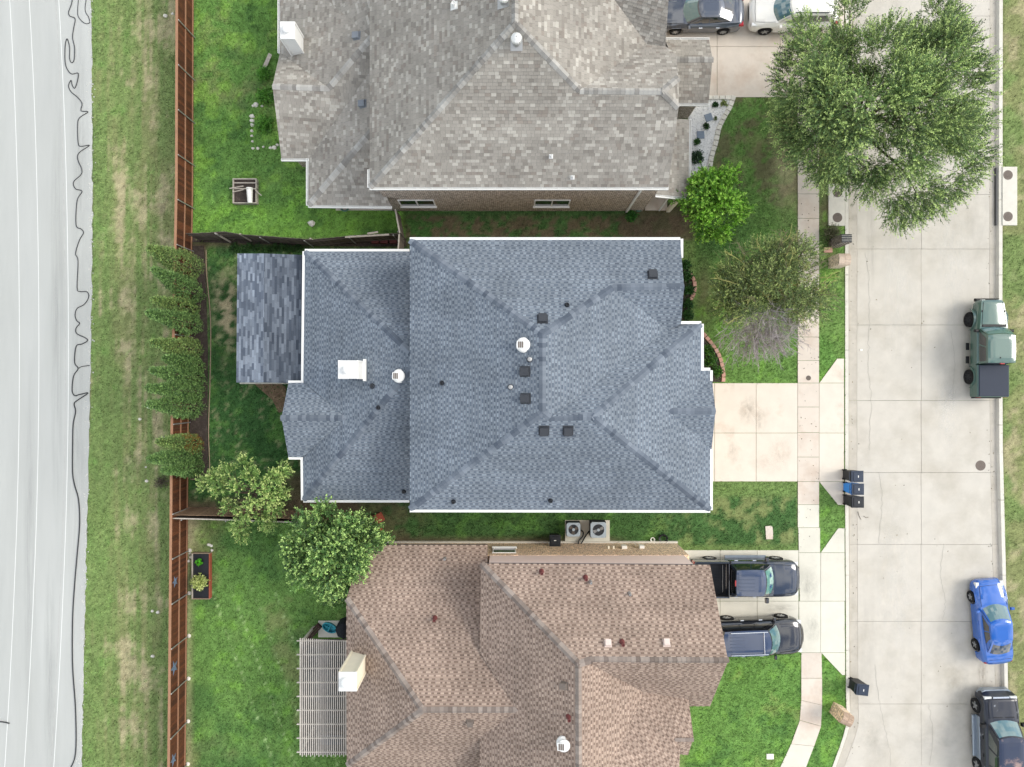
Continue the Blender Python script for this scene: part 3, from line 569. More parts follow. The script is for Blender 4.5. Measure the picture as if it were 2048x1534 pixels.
        # ridge and hip caps, one shingle each, lapped from the low end upward
        for qa, qb in s.caps:
            a, b_ = s.pt(qa), s.pt(qb)
            if a.z > b_.z: a, b_, qa, qb = b_, a, qb, qa
            L = (b_ - a).length; d = (b_ - a) / L; sides = []
            for poly, pts, n in s.faces:
                has = sum(any(abs(x - q[0]) < .5 and abs(y - q[1]) < .5 for x, y in poly) for q in (qa, qb))
                if has == 2:
                    c = sum(pts, Vector()) / len(pts); sv = n.cross(d).normalized(); sv = sv if (c - a).dot(sv) > 0 else -sv; sides.append(sv)
            if len(sides) < 2:
                h = Vector((-d.y, d.x, 0)).normalized(); sides = [sides[0] if sides else (h - Vector((0, 0, .35))).normalized()]; sides.append((sides[0] - 2 * d * sides[0].dot(d)) * -1); sides[1].z = sides[0].z
            ex = .20; m = max(1, int(L / ex)); ex = L / m; up = Vector((0, 0, 1))
            for i in range(m):
                p0, p1 = a + d * (i * ex - .01), a + d * ((i + 1) * ex + .06); w = .17; f = random.random(); c0, c1_ = pal['cap']; col = tuple(np.array(c0) + (np.array(c1_) - np.array(c0)) * f)
                l0, l1 = .045, .022; bb = B()
                r0 = [p0 + sides[0] * w + up * (l0 - .008), p0 + up * (l0 + .012), p0 + sides[1] * w + up * (l0 - .008)]; r1 = [p1 + sides[0] * w + up * (l1 - .008), p1 + up * (l1 + .012), p1 + sides[1] * w + up * (l1 - .008)]
                g0 = [q - up * .022 for q in r0]; g1 = [q - up * .022 for q in r1]
                for k in (0, 1):
                    A = [r0[k], r0[k + 1], r1[k + 1], r1[k]]
                    if (A[1] - A[0]).cross(A[2] - A[1]).z < 0: A = A[::-1]
                    bb.poly(A, col); bb.poly([g0[k], g0[k + 1], r0[k + 1], r0[k]], col); bb.poly([g1[k], g1[k + 1], r1[k + 1], r1[k]], col)
                bb.poly([g0[0], g1[0], r1[0], r0[0]], col); bb.poly([g0[2], g1[2], r1[2], r0[2]], col)
                bb.build('ridge_shingle', 'shingle', s.roof)
        return s
    # things fixed on the roof
    def box_vent(s, u, v, mat='dark_metal', w=.4):
        p, n = s.at(u, v); b = B(); up = (Vector((0, 0, 1)) - n * n.z).normalized(); t = up.cross(n)
        f = lambda x, y, z: p + t * x + up * y + n * z
        h = w / 2; b.hexa([f(-h * 1.25, -h * 1.2, .0), f(h * 1.25, -h * 1.2, .0), f(h * 1.25, h * 1.3, .0), f(-h * 1.25, h * 1.3, .0), f(-h * 1.2, -h * 1.15, .03), f(h * 1.2, -h * 1.15, .03), f(h * 1.2, h * 1.25, .03), f(-h * 1.2, h * 1.25, .03)])
        b.hexa([f(-h, -h, .03), f(h, -h, .03), f(h, h, .03), f(-h, h, .03), f(-h * .92, -h, .2), f(h * .92, -h, .2), f(h * .92, h * .9, .13), f(-h * .92, h * .9, .13)])
        return b.build('roof_vent', mat, s.roof)
    def pipe(s, u, v, mat='black_plastic', r=.06, h=.3, capmat=None, skirt=False):
        p, n = s.at(u, v); b = B()
        if skirt:
            up = (Vector((0, 0, 1)) - n * n.z).normalized(); t = up.cross(n); k = r * 1.9; q = [p + t * x + up * y + n * .025 for x, y in ((-k, -k), (k, -k), (k, k * 1.2), (-k, k * 1.2))]; b.hexa([x - n * .02 for x in q] + q)
        b.lathe([(r * 1.7, -.05), (r * 1.5, .06), (r, .12), (r, h), (r * .7, h), (r * .7, h - .05)], p, 12); o = b.build('vent_pipe', mat, s.roof, smooth=40)
        if capmat: B().lathe([(r * .9, h), (r * 1.35, h + .02), (r * 1.2, h + .08), (r * .5, h + .1)], p, 12).build('pipe_cap', capmat, s.roof, smooth=40)
    def solar(s, u, v, r=.3):
        p, n = s.at(u, v); b = B(); b.lathe([(r * 1.15, -.06), (r * 1.15, .05), (r * .75, .1), (r * .75, .2), (r, .22), (r * .98, .27), (r * .6, .33), (r * .2, .35)], p, 28); b.build('solar_vent', 'white_metal', s.roof, smooth=35)
        q = p + Vector((-r * .45, 0, .36)); pb = B().hexa([q + Vector((x, y, z)) for x, y, z in ((-.17, -.17, -.06), (.15, -.17, .0), (.15, .17, .0), (-.17, .17, -.06), (-.17, -.17, -.03), (.15, -.17, .03), (.15, .17, .03), (-.17, .17, -.03))]); pb.build('solar_panel', 'white_metal', s.roof)
        sb = B()
        for k in range(3): x = -.12 + k * .085; zz = lambda a: -.03 + (a + .17) / .32 * .06 + .004; sb.hexa([q + Vector(w) for w in ((x, -.14, zz(x) - .01), (x + .07, -.14, zz(x + .07) - .01), (x + .07, .14, zz(x + .07) - .01), (x, .14, zz(x) - .01), (x, -.14, zz(x)), (x + .07, -.14, zz(x + .07)), (x + .07, .14, zz(x + .07)), (x, .14, zz(x)))])
        sb.build('solar_cells', 'iron', s.roof)
    def turbine(s, u, v, r=.2):
        p, n = s.at(u, v); b = B().lathe([(r * .8, -.1), (r * .8, .25)], p, 16); k = r * 1.3; up = (Vector((0, 0, 1)) - n * n.z).normalized(); t = up.cross(n); q = [p + t * x + up * y + n * .025 for x, y in ((-k, -k * 1.2), (k, -k * 1.2), (k, k), (-k, k))]; b.hexa([x - n * .02 for x in q] + q); b.build('turbine_base', 'galv', s.roof, smooth=40)
        b = B()
        for j in range(20):
            a0, a1 = j * math.pi / 10, j * math.pi / 10 + .34; R = [(r * .8, .25), (r * 1.25, .36), (r * 1.2, .48), (r * .5, .58), (.03, .6)]
            for (r0, h0), (r1, h1) in zip(R[:-1], R[1:]): b.poly([p + Vector((r0 * math.cos(a0), r0 * math.sin(a0), h0)), p + Vector((r0 * .86 * math.cos(a1), r0 * .86 * math.sin(a1), h0)), p + Vector((r1 * .86 * math.cos(a1), r1 * .86 * math.sin(a1), h1)), p + Vector((r1 * math.cos(a0), r1 * math.sin(a0), h1))])
        b.build('turbine_fins', 'white_metal', s.roof)
    def gutter(s, qa, qb, out, style='solid', w=.13):
        a, b_ = s.pt(qa), s.pt(qb); d = (b_ - a).normalized(); o = Vector((out[0], out[1], 0)); z = Vector((0, 0, 1)); b = B(); a = a - d * .01; b_ = b_ + d * .01
        def bar(x0, x1, z0, z1, p=a, q=b_):
            L = [p + o * x0 + z * z0, q + o * x0 + z * z0, q + o * x1 + z * z0, p + o * x1 + z * z0, p + o * x0 + z * z1, q + o * x0 + z * z1, q + o * x1 + z * z1, p + o * x1 + z * z1]
            if d.cross(o).z < 0: L = L[3::-1] + L[:3:-1]
            b.hexa(L)
        if style == 'solid': bar(.003, w, -.13, .012)
        else:
            bar(.003, .02, -.13, -.0); bar(w - .028, w, -.13, .004); bar(.02, w - .028, -.13, -.10)
            L = (b_ - a).length; m = max(2, int(L / .75))
            for i in range(m + 1): c = a + d * (L * i / m); bar(.0, w, -.004, .008, c - d * .012, c + d * .012)
        return b.build('gutter', 'white_metal', s.house)
def wall(house, x0, x1, y0, y1, z1, mat, name='wall', z0=-.1): return B().box(x0, x1, y0, y1, z0, z1).build(name, mat, house)
def chimney(house, x0, x1, y0, y1, z0, z1, mat, flue_r=.17):
    c = B().box(x0, x1, y0, y1, z0, z1).build('chimney', mat, house); b = B(); e = .03
    b.box(x0 - e, x1 + e, y0 - e, y1 + e, z1, z1 + .05, bev=.015); b.build('chimney_cap', 'white_metal', c)
    cx, cy = (x0 + x1) / 2, (y0 + y1) / 2
    B().lathe([(flue_r * 1.1, z1 + .05), (flue_r * .95, z1 + .08), (flue_r * .95, z1 + .2), (flue_r * 1.3, z1 + .22), (flue_r * 1.3, z1 + .25), (flue_r * .9, z1 + .31), (.02, z1 + .33)], (cx, cy, 0), 24).build('flue_cap', 'white_metal', c, smooth=40)
    b = B()
    for sx, sy in ((x0, y0), (x1, y0), (x1, y1), (x0, y1)): b.box(sx - .04, sx + .04, sy - .04, sy + .04, z0, z1 - .01)
    b.build('corner_trim', mat, c); return c

# ---- blue house
hb = thing('house', 'two storey house under a blue grey shingle roof', 'house', (2, 0, 0)); rb = Roof(hb, 'blue')
A, Bv, C, D = (820, 480), (1360, 480), (1420, 1020), (820, 1019)
P1, P2, P3, P4, G0, G1, V1, V2, V3, Q, Q2, Q3, Q4, R0, R1, K = (1085, 668), (1085, 825), (1185, 833), (1100, 836), (1225, 575), (1368, 573), (1307, 638), (1335, 660), (1281, 700), (1402, 648), (1362, 648), (1402, 741), (1420, 741), (1338, 822), (1431, 822), (1362, 648)
for q in (A, Bv, C, D): rb.z[q] = 5.7
rb.z[P1] = rb.z[P2] = 7.95
rb.face([D, A, P1, P2], [A, D, P1]); rb.face([A, Bv, G1, G0, P1], [A, Bv, P1]); rb.face([C, D, P2, P4, P3], [D, C, P2])
rb.face([P1, G0, V1, V2, V3, P4, P2], [P1, P2, G0]); rb.face([G0, G1, K, V2, V1], [G0, (1368, 573, rb.z[G0]), V1])
E0, E1 = (1420, 762), (1420, 898); rb.z[E0] = rb.z[E1] = 5.7
rb.face([P3, Q, Q3, Q4, E0, R0, E1, C], [C, E0, P3]); rb.face([P4, P3, Q, Q2, V2, V3], [P3, (1100, 836, rb.z[P3]), Q])
rb.z[R1] = rb.z[R0] - .05; rb.face([R0, R1, (1424, 760), E0], [R0, R1, E0]); rb.face([R0, E1, (1423, 900), R1], [R0, R1, E1])
WA, WD, WP = (610, 503), (607, 1000), (836, 720); rb.z[WA] = rb.z[WD] = 2.8; rb.z[WP] = 5.55
g0, g1 = (692, 836), (563, 836); wa, wb = (607, 766), (606, 914)
rb.face([WA, wa, g0, wb, WD, WP], [WA, WD, WP]); rb.face([WA, (836, 503), WP], [WA, (836, 503, 2.8), WP]); rb.face([WD, WP, (836, 1000)], [WD, (836, 1000, 2.8), WP])
rb.z[g1] = rb.z[g0]; rb.face([g0, wa, (577, 766), g1], [g0, g1, (577, 766, 2.85)]); rb.face([g0, g1, (577, 914), wb], [g0, g1, (577, 914, 2.85)])
rb.caps = [(A, P1), (D, P2), (P1, P2), (P1, G0), (G0, G1), (P2, P4), (P4, P3), (P3, Q), (P3, C), (R0, R1), (WA, WP), (WD, WP), (g0, g1)]
rb.finish()
wall(hb, -4.55, 7.7, -5.75, 6.6, 5.62, 'brick_tan'); wall(hb, 7.7, 9.15, -5.75, 2.4, 5.62, 'brick_tan'); wall(hb, -10.5, -4.55, -5.8, 6.5, 2.75, 'brick_tan_y')
for qa, qb, o in ((A, Bv, (0, 1)), ((1361, 478), (1361, 515), (1, 0)), (D, C, (0, -1)), (Q2, Q, (0, 1)), (Q, Q3, (1, 0)), (Q3, Q4, (0, 1)), (Q4, E0, (1, 0)), (E1, C, (1, 0)), (WA, (818, 503), (0, 1)), (WA, wa, (-1, 0)), ((577, 766), wa, (0, 1)), (wb, (577, 914), (0, -1)), (wb, WD, (-1, 0)), (WD, (818, 1000), (0, -1))):
    if qa not in rb.z: rb.z[qa] = 5.7
    if qb not in rb.z: rb.z[qb] = 5.7 if qb[0] > 900 else 2.8
    rb.gutter(qa, qb, o)
chimney(hb, -8.32, -7.42, .26, 1.08, 3.4, 5.9, 'white_metal')
for q in ((1085, 638), (1050, 743), (1051, 797), (1088, 861), (1136, 861), (1305, 550)): rb.box_vent(*q)
for q in ((1059, 719), (1021, 774)): rb.pipe(*q, capmat='galv', r=.08, h=.35)
for q in ((1134, 610), (884, 766), (757, 815), (808, 983), (907, 1003), (1101, 1001)): rb.pipe(*q, r=.075)
rb.solar(1047, 690, .3); rb.solar(799, 752, .3); rb.pipe(745, 772, 'dark_metal', .09, .2)
# white flashing saddle behind the chimney
p = P(727, 741, 4.6); B().box(-7.43, -7.30, .12, 1.22, 4.2, 4.62).build('flashing', 'white_metal', rb.roof)
# ---- patio cover of the blue house
pc = thing('patio_cover', 'low patio cover with streaky slate blue shingles behind the blue roofed house', 'patio cover', P(540, 636)); rp = Roof(pc, 'slate', singles=300)
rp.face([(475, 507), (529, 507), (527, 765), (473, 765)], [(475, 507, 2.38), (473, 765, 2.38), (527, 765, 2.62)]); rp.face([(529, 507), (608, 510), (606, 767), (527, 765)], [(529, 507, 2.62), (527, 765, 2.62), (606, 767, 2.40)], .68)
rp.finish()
for u_, v_ in ((482, 515), (482, 758), (596, 515), (596, 758)):
    c = P(u_, v_, 2.2); B().box(c.x - .07, c.x + .07, c.y - .07, c.y + .07, 0, 2.3).build('post', 'old_wood', pc)

# ---- grey house
hg = thing('house', 'two storey brick house under a mottled grey shingle roof', 'house', (0, 16, 0)); rg = Roof(hg, 'grey', singles=300)
SW, SE, PK, PN, J1, J0, RK, JN = (740, 374), (1336, 374), (1030, 45), (1030, -130), (1160, 181), (1325, 182), (1357, 215), (1357, 155)
rg.z.update({SW: 5.6, SE: 5.6, PK: 9.85, PN: 9.85})
rg.face([SW, SE, RK, J0, J1, PK], [SW, SE, PK]); rg.face([SW, PK, PN, (740, -130)], [SW, PK, PN])
L2, L4, L5 = (1293, 88), (1229, 0), (1120, -130)
rg.face([PK, J1, L2, L4, L5, PN], [PK, PN, J1]); rg.z[J0] = rg.z[J1]
rg.face([J1, J0, JN, (1352, 108), (1331, 93), L2], [J1, J0, L2]); rg.face([J0, RK, JN], [J0, RK, JN])
rg.face([L2, (1331, 93), (1337, 0), (1342, -130), L5, L4], [(1331, 93), L2, L4])
rg.z.update({(1345, 118): 3.75, (1425, 118): 3.75})
rg.face([(1330, 80), (1345, 118), (1425, 118), (1418, 80)], [(1345, 118), (1425, 118), (1418, 80, 3.05)]); rg.face([(1345, 118), (1340, 206), (1417, 206), (1425, 118)], [(1345, 118), (1425, 118), (1417, 206, 3.05)])
rg.face([(1338, 237), (1378, 239), (1377, 395), (1312, 389), (1312, 300)], [(1378, 239, 2.85), (1377, 395, 2.85), (1338, 237, 3.3)])
GA, GB, HB = (545, 172), (657, 176), (742, 75); rg.z.update({GA: 4.2, GB: 4.25})
rg.face([GA, (563, 317), (617, 317), (628, 303), (742, 140), HB, GB], [GA, GB, (563, 317, 2.8)])
rg.face([(560, -130), (560, 105), GB, HB, (655, 0), (575, -130)], [(560, -130, 2.8), HB, GB])
rg.face([GA, GB, (560, 105)], [GA, GB, (560, 105)])
rg.face([(617, 317), (617, 410), (742, 262), (742, 140), (628, 303)], [(617, 410, 2.8), (742, 140), (628, 303)])
rg.face([(617, 410), (783, 412), (765, 378), (770, 262), (742, 262)], [(617, 410), (783, 412, rg.z[(617, 410)]), (742, 262)])
rg.face([(655, 0), HB, (760, 75), (760, -130), (575, -130)], [(655, 0), HB, (760, -130, 6.3)])
rg.caps = [(SW, PK), (PK, PN), (PK, J1), (J1, J0), (J0, RK), (J0, JN), (GA, GB), (GB, HB), ((617, 410), (742, 262)), ((1345, 118), (1425, 118))]
rg.finish()
wall(hg, -6.7, 7.35, 9.72, 24, 5.5, 'brick_grey'); wall(hg, -11.8, -6.7, 12.2, 24, 2.7, 'brick_grey'); wall(hg, -10.3, -6.7, 10.1, 12.2, 2.7, 'brick_grey'); wall(hg, 7.35, 9.9, 14.93, 17.7, 2.95, 'brick_grey'); wall(hg, 7.35, 8.6, 11.2, 14.93, 2.8, 'brick_grey_y')
B().box(9.9, 10.03, 15.1, 17.5, -.1, 2.8).build('garage_door', 'cream_paint', hg)
for qa, qb, o in ((SW, SE, (0, -1)), ((740, 340), SW, (-1, 0)), ((563, 317), (617, 317), (0, -1)), ((617, 317), (617, 410), (-1, 0)), ((617, 410), (783, 412), (0, -1)), ((560, -60), (560, 105), (-1, 0)), ((1332, 80), (1418, 80), (0, 1)), ((1357, 206), (1417, 206), (0, -1)), ((1378, 239), (1377, 395), (1, 0)), ((1312, 389), (1377, 395), (0, -1))):
    if qa == (740, 340): rg.z[qa] = 5.6
    if qa == (560, -60): rg.z[qa] = 2.8
    for q_ in (qa, qb):
        if q_ not in rg.z: rg.z[q_] = 3.05
    rg.gutter(qa, qb, o, 'open')
chimney(hg, -11.36, -10.70, 16.95, 17.75, 2.6, 5.1, 'white_metal', .16)
for q in ((714, 72), (726, 208)): rg.box_vent(*q, mat='vent_grey', w=.34)
rg.turbine(1033, 86); rg.turbine(1008, 4); rg.pipe(1102, 313, 'white_metal', .05, .22, None, True); rg.pipe(1145, 355, 'white_metal', .05, .22, None, True); rg.pipe(908, 12, 'white_metal', .09, .3, None, True)
def window(house, x0, x1, y, z0, z1, n=2, facing=-1):
    f = B(); t = .06; y1 = y + facing * .05
    ya, yb = min(y, y1), max(y, y1)
    f.box(x0, x1, ya, yb, z0 - t, z0).box(x0, x1, ya, yb, z1, z1 + t).box(x0 - t, x0, ya, yb, z0 - t, z1 + t).box(x1, x1 + t, ya, yb, z0 - t, z1 + t)
    for i in range(1, n): c = x0 + (x1 - x0) * i / n; f.box(c - t / 2, c + t / 2, ya, yb, z0, z1)
    w = f.build('window', 'white_metal', house)
    for i in range(n):
        a = x0 + (x1 - x0) * i / n + (t / 2 if i else 0); b_ = x0 + (x1 - x0) * (i + 1) / n - (t / 2 if i < n - 1 else 0); yy = y + facing * .02; B().box(a, b_, min(y, yy), max(y, yy), z0, z1).build('pane', 'glass_dark', w)
    B().box(x0 - .1, x1 + .1, min(y, y + facing * .12), max(y, y + facing * .12), z0 - t - .08, z0 - t).build('sill', 'white_metal', w)
window(hg, -6.0, -4.2, 9.72, 1.25, 2.4); window(hg, 1.25, 3.05, 9.72, 1.25, 2.4)
b = B(); b.box(6.38, 6.48, 9.60, 9.71, .1, 5.45); b.build('downspout', 'white_metal', hg)
for u_, v_ in ((1336, 421), (1368, 396)):
    c = P(u_, v_); B().box(c.x - .1, c.x + .1, c.y - .1, c.y + .1, 0, 2.75).build('porch_post', 'cream_paint', hg)
c = P(1318, 421); B().tube([(c.x, c.y + .1, 2.7), (c.x, c.y, .05)], .05).build('downspout', 'white_metal', hg)

# ---- brown house
hn = thing('house', 'two storey house under a pinkish brown shingle roof', 'house', (1, -15, 0)); rn = Roof(hn, 'brown')
n1, n2, H1, H2, W1 = (728, 1090), (975, 1090), (845, 1421), (1035, 1421), (693, 1197)
rn.z.update({n1: 2.9, n2: 2.9, H1: 6.98, H2: 6.98})
rn.face([n1, n2, (975, 1130), (962, 1305), H2, H1, W1], [n1, n2, H1]); W2 = (694, 1532); rn.z[W2] = rn.z[W1]
rn.face([W1, H1, W2], [W1, W2, H1]); rn.face([H1, H2, (960, 1474), (965, 1620), (694, 1620), W2], [H1, H2, W2])
NW, NE, PE, RE, RA, RS = (962, 1127), (1420, 1130), (1157, 1328), (1181, 1320), (1456, 1322), (1158, 1620); rn.z.update({NW: 5.8, NE: 5.8, RA: 8.7})
rn.face([NW, NE, RA, RE, PE], [NW, NE, RA]); rn.z[RS] = rn.z[PE]
rn.face([NW, PE, RS, (960, 1620), (960, 1474), H2, (960, 1305)], [NW, PE, RS])
vl, ve = (1287, 1384), (1377, 1398)
rn.face([RE, RA, (1420, 1412), (1379, 1412), ve, vl, (1187, 1328)], [RE, RA, (1420, 1412, 5.8)])
v2_ = (1289, 1428); rn.face([PE, RE, (1187, 1328), vl, (1225, 1535), (1195, 1620), RS], [PE, RS, vl])
rn.face([vl, ve, (1387, 1475), (1352, 1475), (1360, 1500), (1358, 1545), (1345, 1620), (1195, 1620), (1225, 1535)], [vl, ve, (1225, 1535)])
rn.face([(1352, 1475), (1387, 1475), (1376, 1510), (1356, 1508)], [(1352, 1475), (1387, 1475), (1376, 1510, 5.9)])
rn.caps = [(W1, H1), (H1, H2), (H1, W2), (NW, PE), (PE, RE), (RE, RA), (PE, RS), ((1352, 1475), (1387, 1475))]
rn.finish()
wall(hn, -6.9, 9.24, -15.3, -8.96, 2.9, 'brick_tan'); wall(hn, -6.9, 8.2, -24, -15.3, 2.9, 'brick_tan'); wall(hn, -1.15, 9.0, -15.3, -8.98, 5.65, 'pink_siding', 'upper_wall', 2.9); wall(hn, -1.15, 7.4, -24, -15.3, 5.4, 'pink_siding', 'upper_wall', 2.9); wall(hn, -8.0, -6.9, -24, -11.2, 3.9, 'brick_tan_y'); wall(hn, 7.4, 8.05, -24, -18.6, 4.6, 'cream_paint', 'front_wall')
B().box(-7.0, 9.3, -8.96, -8.86, -.1, .18).build('foundation', 'kerb_concrete', hn)
window(hn, -.98, .16, -8.96, 1.55, 2.45, 1, 1)
chimney(hn, -8.0, -7.22, -14.22, -13.38, 3.8, 7.1, 'cream_paint', .2)
for q in ((1216, 1287), (1333, 1286)): rn.box_vent(*q, mat='vent_tan', w=.27)
for q in ((1129, 1371), (940, 1443)): rn.box_vent(*q, mat='iron', w=.3)
for q in ((1083, 1143), (1171, 1155), (1244, 1284), (870, 1236), (1137, 1433)): rn.pipe(*q, mat='red_brown', r=.075, h=.4)
for q in ((1181, 1164), (1259, 1187), (890, 1117)): rn.pipe(*q, mat='galv', r=.055, h=.25)
rn.solar(1127, 1486, .28)
# meter boxes and taps on the north wall
def wallbox(u, z, w, h, mat, name='meter_box'):
    x = (u - 1024) * (CAMH - z) / FPX; B().box(x - w / 2, x + w / 2, -8.96, -8.80, z - h / 2, z + h / 2, bev=.01).build(name, mat, hn); return x
for u_, z_, w_, h_, m_ in ((1248, 1.35, .28, .4, 'white_plastic'), (1283, 1.3, .26, .36, 'white_plastic'), (1217, 1.5, .09, .12, 'cream_paint'), (1227, 1.5, .09, .12, 'cream_paint'), (1099, .5, .12, .12, 'white_plastic')): wallbox(u_, z_, w_, h_, m_)
for u_ in (1243, 1272, 1280): x = (u_ - 1024) * 39 / FPX; B().tube([(x, -8.88, 1.2), (x, -8.88, .0)], .015, 6).build('conduit', 'white_plastic', hn)
# ------------------------------------------------------------------ trees and plants
def unit(a): return a / np.maximum(np.linalg.norm(a, axis=-1, keepdims=True), 1e-9)
def leaf_quads(p, d, l, w, flat=.6):
    """Diamond leaves at p along d; flat: how far their faces turn to the sky."""
    n = len(p); r = unit(RNG.normal(size=(n, 3)) + np.array([0, 0, flat * 3])); s = unit(np.cross(d, r)) * w[:, None]; d = d * l[:, None]
    return np.stack([p, p + d * .5 + s, p + d, p + d * .45 - s], 1)
def ribbons(p, q, w):
    d = unit(q - p); s = unit(np.cross(d, unit(RNG.normal(size=p.shape) * .4 + np.array([0, 0, 1.])))) * w[:, None]; return np.stack([p - s, p + s, q + s * .4, q - s * .4], 1)
def sprays(o, d, L, nl, ll, lw, droop=0., spread=.9, flat=.6):
    """Twigs from o along d (length L) with nl leaves each: leaf quads, owner index, position along twig, twig ribbons."""
    n = len(o); t = np.tile(np.linspace(.12, 1, nl), (n, 1)) + RNG.uniform(-.04, .04, (n, nl)); k = np.repeat(np.arange(n), nl); t = t.ravel()
    pos = o[k] + d[k] * (L[k] * t)[:, None] + np.array([0, 0, -1.]) * (droop * L[k] * t * t)[:, None]
    side = unit(np.cross(d[k], unit(RNG.normal(size=(len(k), 3))))); ld = unit(d[k] * .75 + side * spread + RNG.normal(size=(len(k), 3)) * .2)
    lq = leaf_quads(pos, ld, ll * RNG.uniform(.7, 1.3, len(k)), lw * RNG.uniform(.7, 1.3, len(k)), flat)
    e = o + d * L[:, None] + np.array([0, 0, -1.]) * (droop * L)[:, None]; return lq, k, t, ribbons(o, e, np.full(n, .006))
def limbs(b, base, h, targets, r0, col=None, lean=(0, 0)):
    """Trunk to a fork, then a curved limb to each target, each with side boughs."""
    base = Vector(base); fork = base + Vector((lean[0], lean[1], h)); b.tube([base - Vector((0, 0, .1)), base + Vector((lean[0] * .2, lean[1] * .2, h * .35)), base.lerp(fork, .7), fork], [r0 * 1.35, r0 * 1.05, r0 * .95, r0 * .85], 9, col)
    tips = []
    for i, t in enumerate(targets):
        t = Vector(t); m = fork.lerp(t, .45) + Vector((random.gauss(0, .2), random.gauss(0, .2), .25)); pts = catmull([fork - Vector((0, 0, .1)), fork.lerp(m, .5) + Vector((0, 0, .08)), m, t], 4); rr = [r0 * .6 * (1 - .82 * k / (len(pts) - 1)) for k in range(len(pts))]; b.tube(pts, rr, 6, col)
        for k in range(3):
            a = pts[random.randint(4, len(pts) - 3)]; e = a + (t - a) * .6 + Vector((random.gauss(0, .5), random.gauss(0, .5), random.gauss(.1, .3))) * ((t - fork).length * .22); b.tube([a, a.lerp(e, .5) + Vector((0, 0, .08)), e], [r0 * .22, r0 * .14, r0 * .05], 5, col)
    return tips
def crown_clumps(c, R, n, up=.55, seed=0):
    rg_ = np.random.default_rng(seed); out = []
    while len(out) < n:
        q = rg_.uniform(-1, 1, 3); L = np.linalg.norm(q)
        if L < 1 and L > .25 and q[2] > -.55: out.append(np.array(c) + q * np.array(R) * .8)
    return np.array(out)
def tree(name, label, base, fork_h, c, R, nclump, crad, nspray, L, nl, ll, lw, cols, r0, droop=.1, flat=.6, seed=1, clumps=None, spread=.9, tipcol=None, twigcol=None, out_w=.6, group=None, dead=None, upw=.25):
    t = thing(name, label, 'tree', base, group=group); cl = crown_clumps(c, R, nclump, seed=seed) if clumps is None else np.array(clumps)
    b = B(); limbs(b, base, fork_h, [tuple(q) for q in cl[::max(1, len(cl) // 14)]], r0); b.build('trunk', 'bark', t, smooth=60)
    rg_ = np.random.default_rng(seed + 5); k = rg_.integers(0, len(cl), nspray); d = unit(rg_.normal(size=(nspray, 3)) * np.array([1, 1, .8])); rad = rg_.random(nspray) ** .5
    o = cl[k] + d * (rad * crad * rg_.uniform(.75, 1.25, nspray))[:, None] * np.array([1, 1, .7])
    dd = unit(d * .7 + unit(cl[k] - np.array(c)) * out_w + rg_.normal(size=(nspray, 3)) * .35 + np.array([0, 0, upw])); Ls = L * rg_.uniform(.6, 1.3, nspray)
    lq, own, tt, tw = sprays(o, dd, Ls, nl, ll, lw, droop, spread, flat)
    tone = rg_.random(len(cl)); base_c = np.array(cols[0])[None] + (np.array(cols[1]) - np.array(cols[0]))[None] * np.clip(tone[k] * .5 + rg_.random(nspray) * .6 - .05, 0, 1)[:, None]
    col = base_c[own] * rg_.uniform(.62, 1.3, nspray)[own][:, None] * RNG.uniform(.7, 1.35, len(own))[:, None]
    if tipcol is not None:
        young = (rg_.random(nspray) < .45)[own] * np.clip(tt * 1.3 - .2, 0, 1); col = col * (1 - young[:, None]) + np.array(tipcol)[None] * young[:, None]
    if dead is not None:
        gone = inside_dead(o, dead); keep = ~gone[own] | (RNG.random(len(own)) < .03); lq, col = lq[keep], col[keep]
    cr_o = obj('crown', quads_mesh('crown', lq, col), 'leaf', t)
    tcol = np.tile(np.array(twigcol if twigcol is not None else srgb(78, 74, 50)), (len(tw), 1)) * RNG.uniform(.8, 1.25, len(tw))[:, None]
    if dead is not None: tcol[gone] = np.array(srgb(136, 128, 124)) * RNG.uniform(.8, 1.2, int(gone.sum()))[:, None]
    obj('twigs', quads_mesh('twigs', tw, tcol), 'twig', t, kind='stuff')
    return t, o, dd
def inside_dead(o, dead): c, r = dead; return np.linalg.norm((o - np.array(c)) / np.array(r), axis=1) < 1
cg = lambda *c: srgb(*c)
# big street tree
bp = P(1664, 275); c0 = np.array([18.0, 13.6, 5.3])
clb = crown_clumps(c0, (5.6, 5.5, 3.8), 92, seed=12)
clb = np.vstack([clb, np.array([P(u_, v_, z_) for u_, v_, z_ in ((1790, 395, 4.2), (1830, 415, 4.0), (1870, 400, 4.2), (1905, 375, 4.4), (1850, 380, 5.0), (1740, 370, 4.4), (1935, 345, 4.2), (1955, 310, 4.4), (1575, 150, 4.6), (1580, 205, 4.4), (1590, 110, 4.8), (1610, 60, 5.0), (1900, 40, 5.0), (1930, 80, 4.8), (1880, 20, 4.8), (1690, 350, 4.0), (1640, 330, 3.8), (1575, 250, 4.0), (1800, 430, 3.8), (1955, 250, 4.6), (1700, 15, 5.0))])])
t, o_, d_ = tree('shade_tree', 'large spreading feathery tree overhanging the street and driveway', bp, 2.3, c0, (5.5, 5.4, 3.4), 60, .68, 17000, .58, 15, .08, .022, (cg(36, 60, 32), cg(116, 148, 84)), .24, droop=.06, clumps=clb, tipcol=cg(188, 212, 126), out_w=.7, twigcol=cg(120, 132, 78), flat=.7, upw=.3)
# bright rounded small tree
tree('small_tree', 'compact bright lime green tree beside the white gravel bed', P(1402, 421), .7, (P(1426, 404, 2.6)), (2.1, 2.1, 1.7), 34, .48, 2800, .30, 12, .09, .03, (cg(54, 102, 26), cg(126, 184, 50)), .1, droop=.15, seed=22, tipcol=cg(160, 208, 84), spread=1.1)
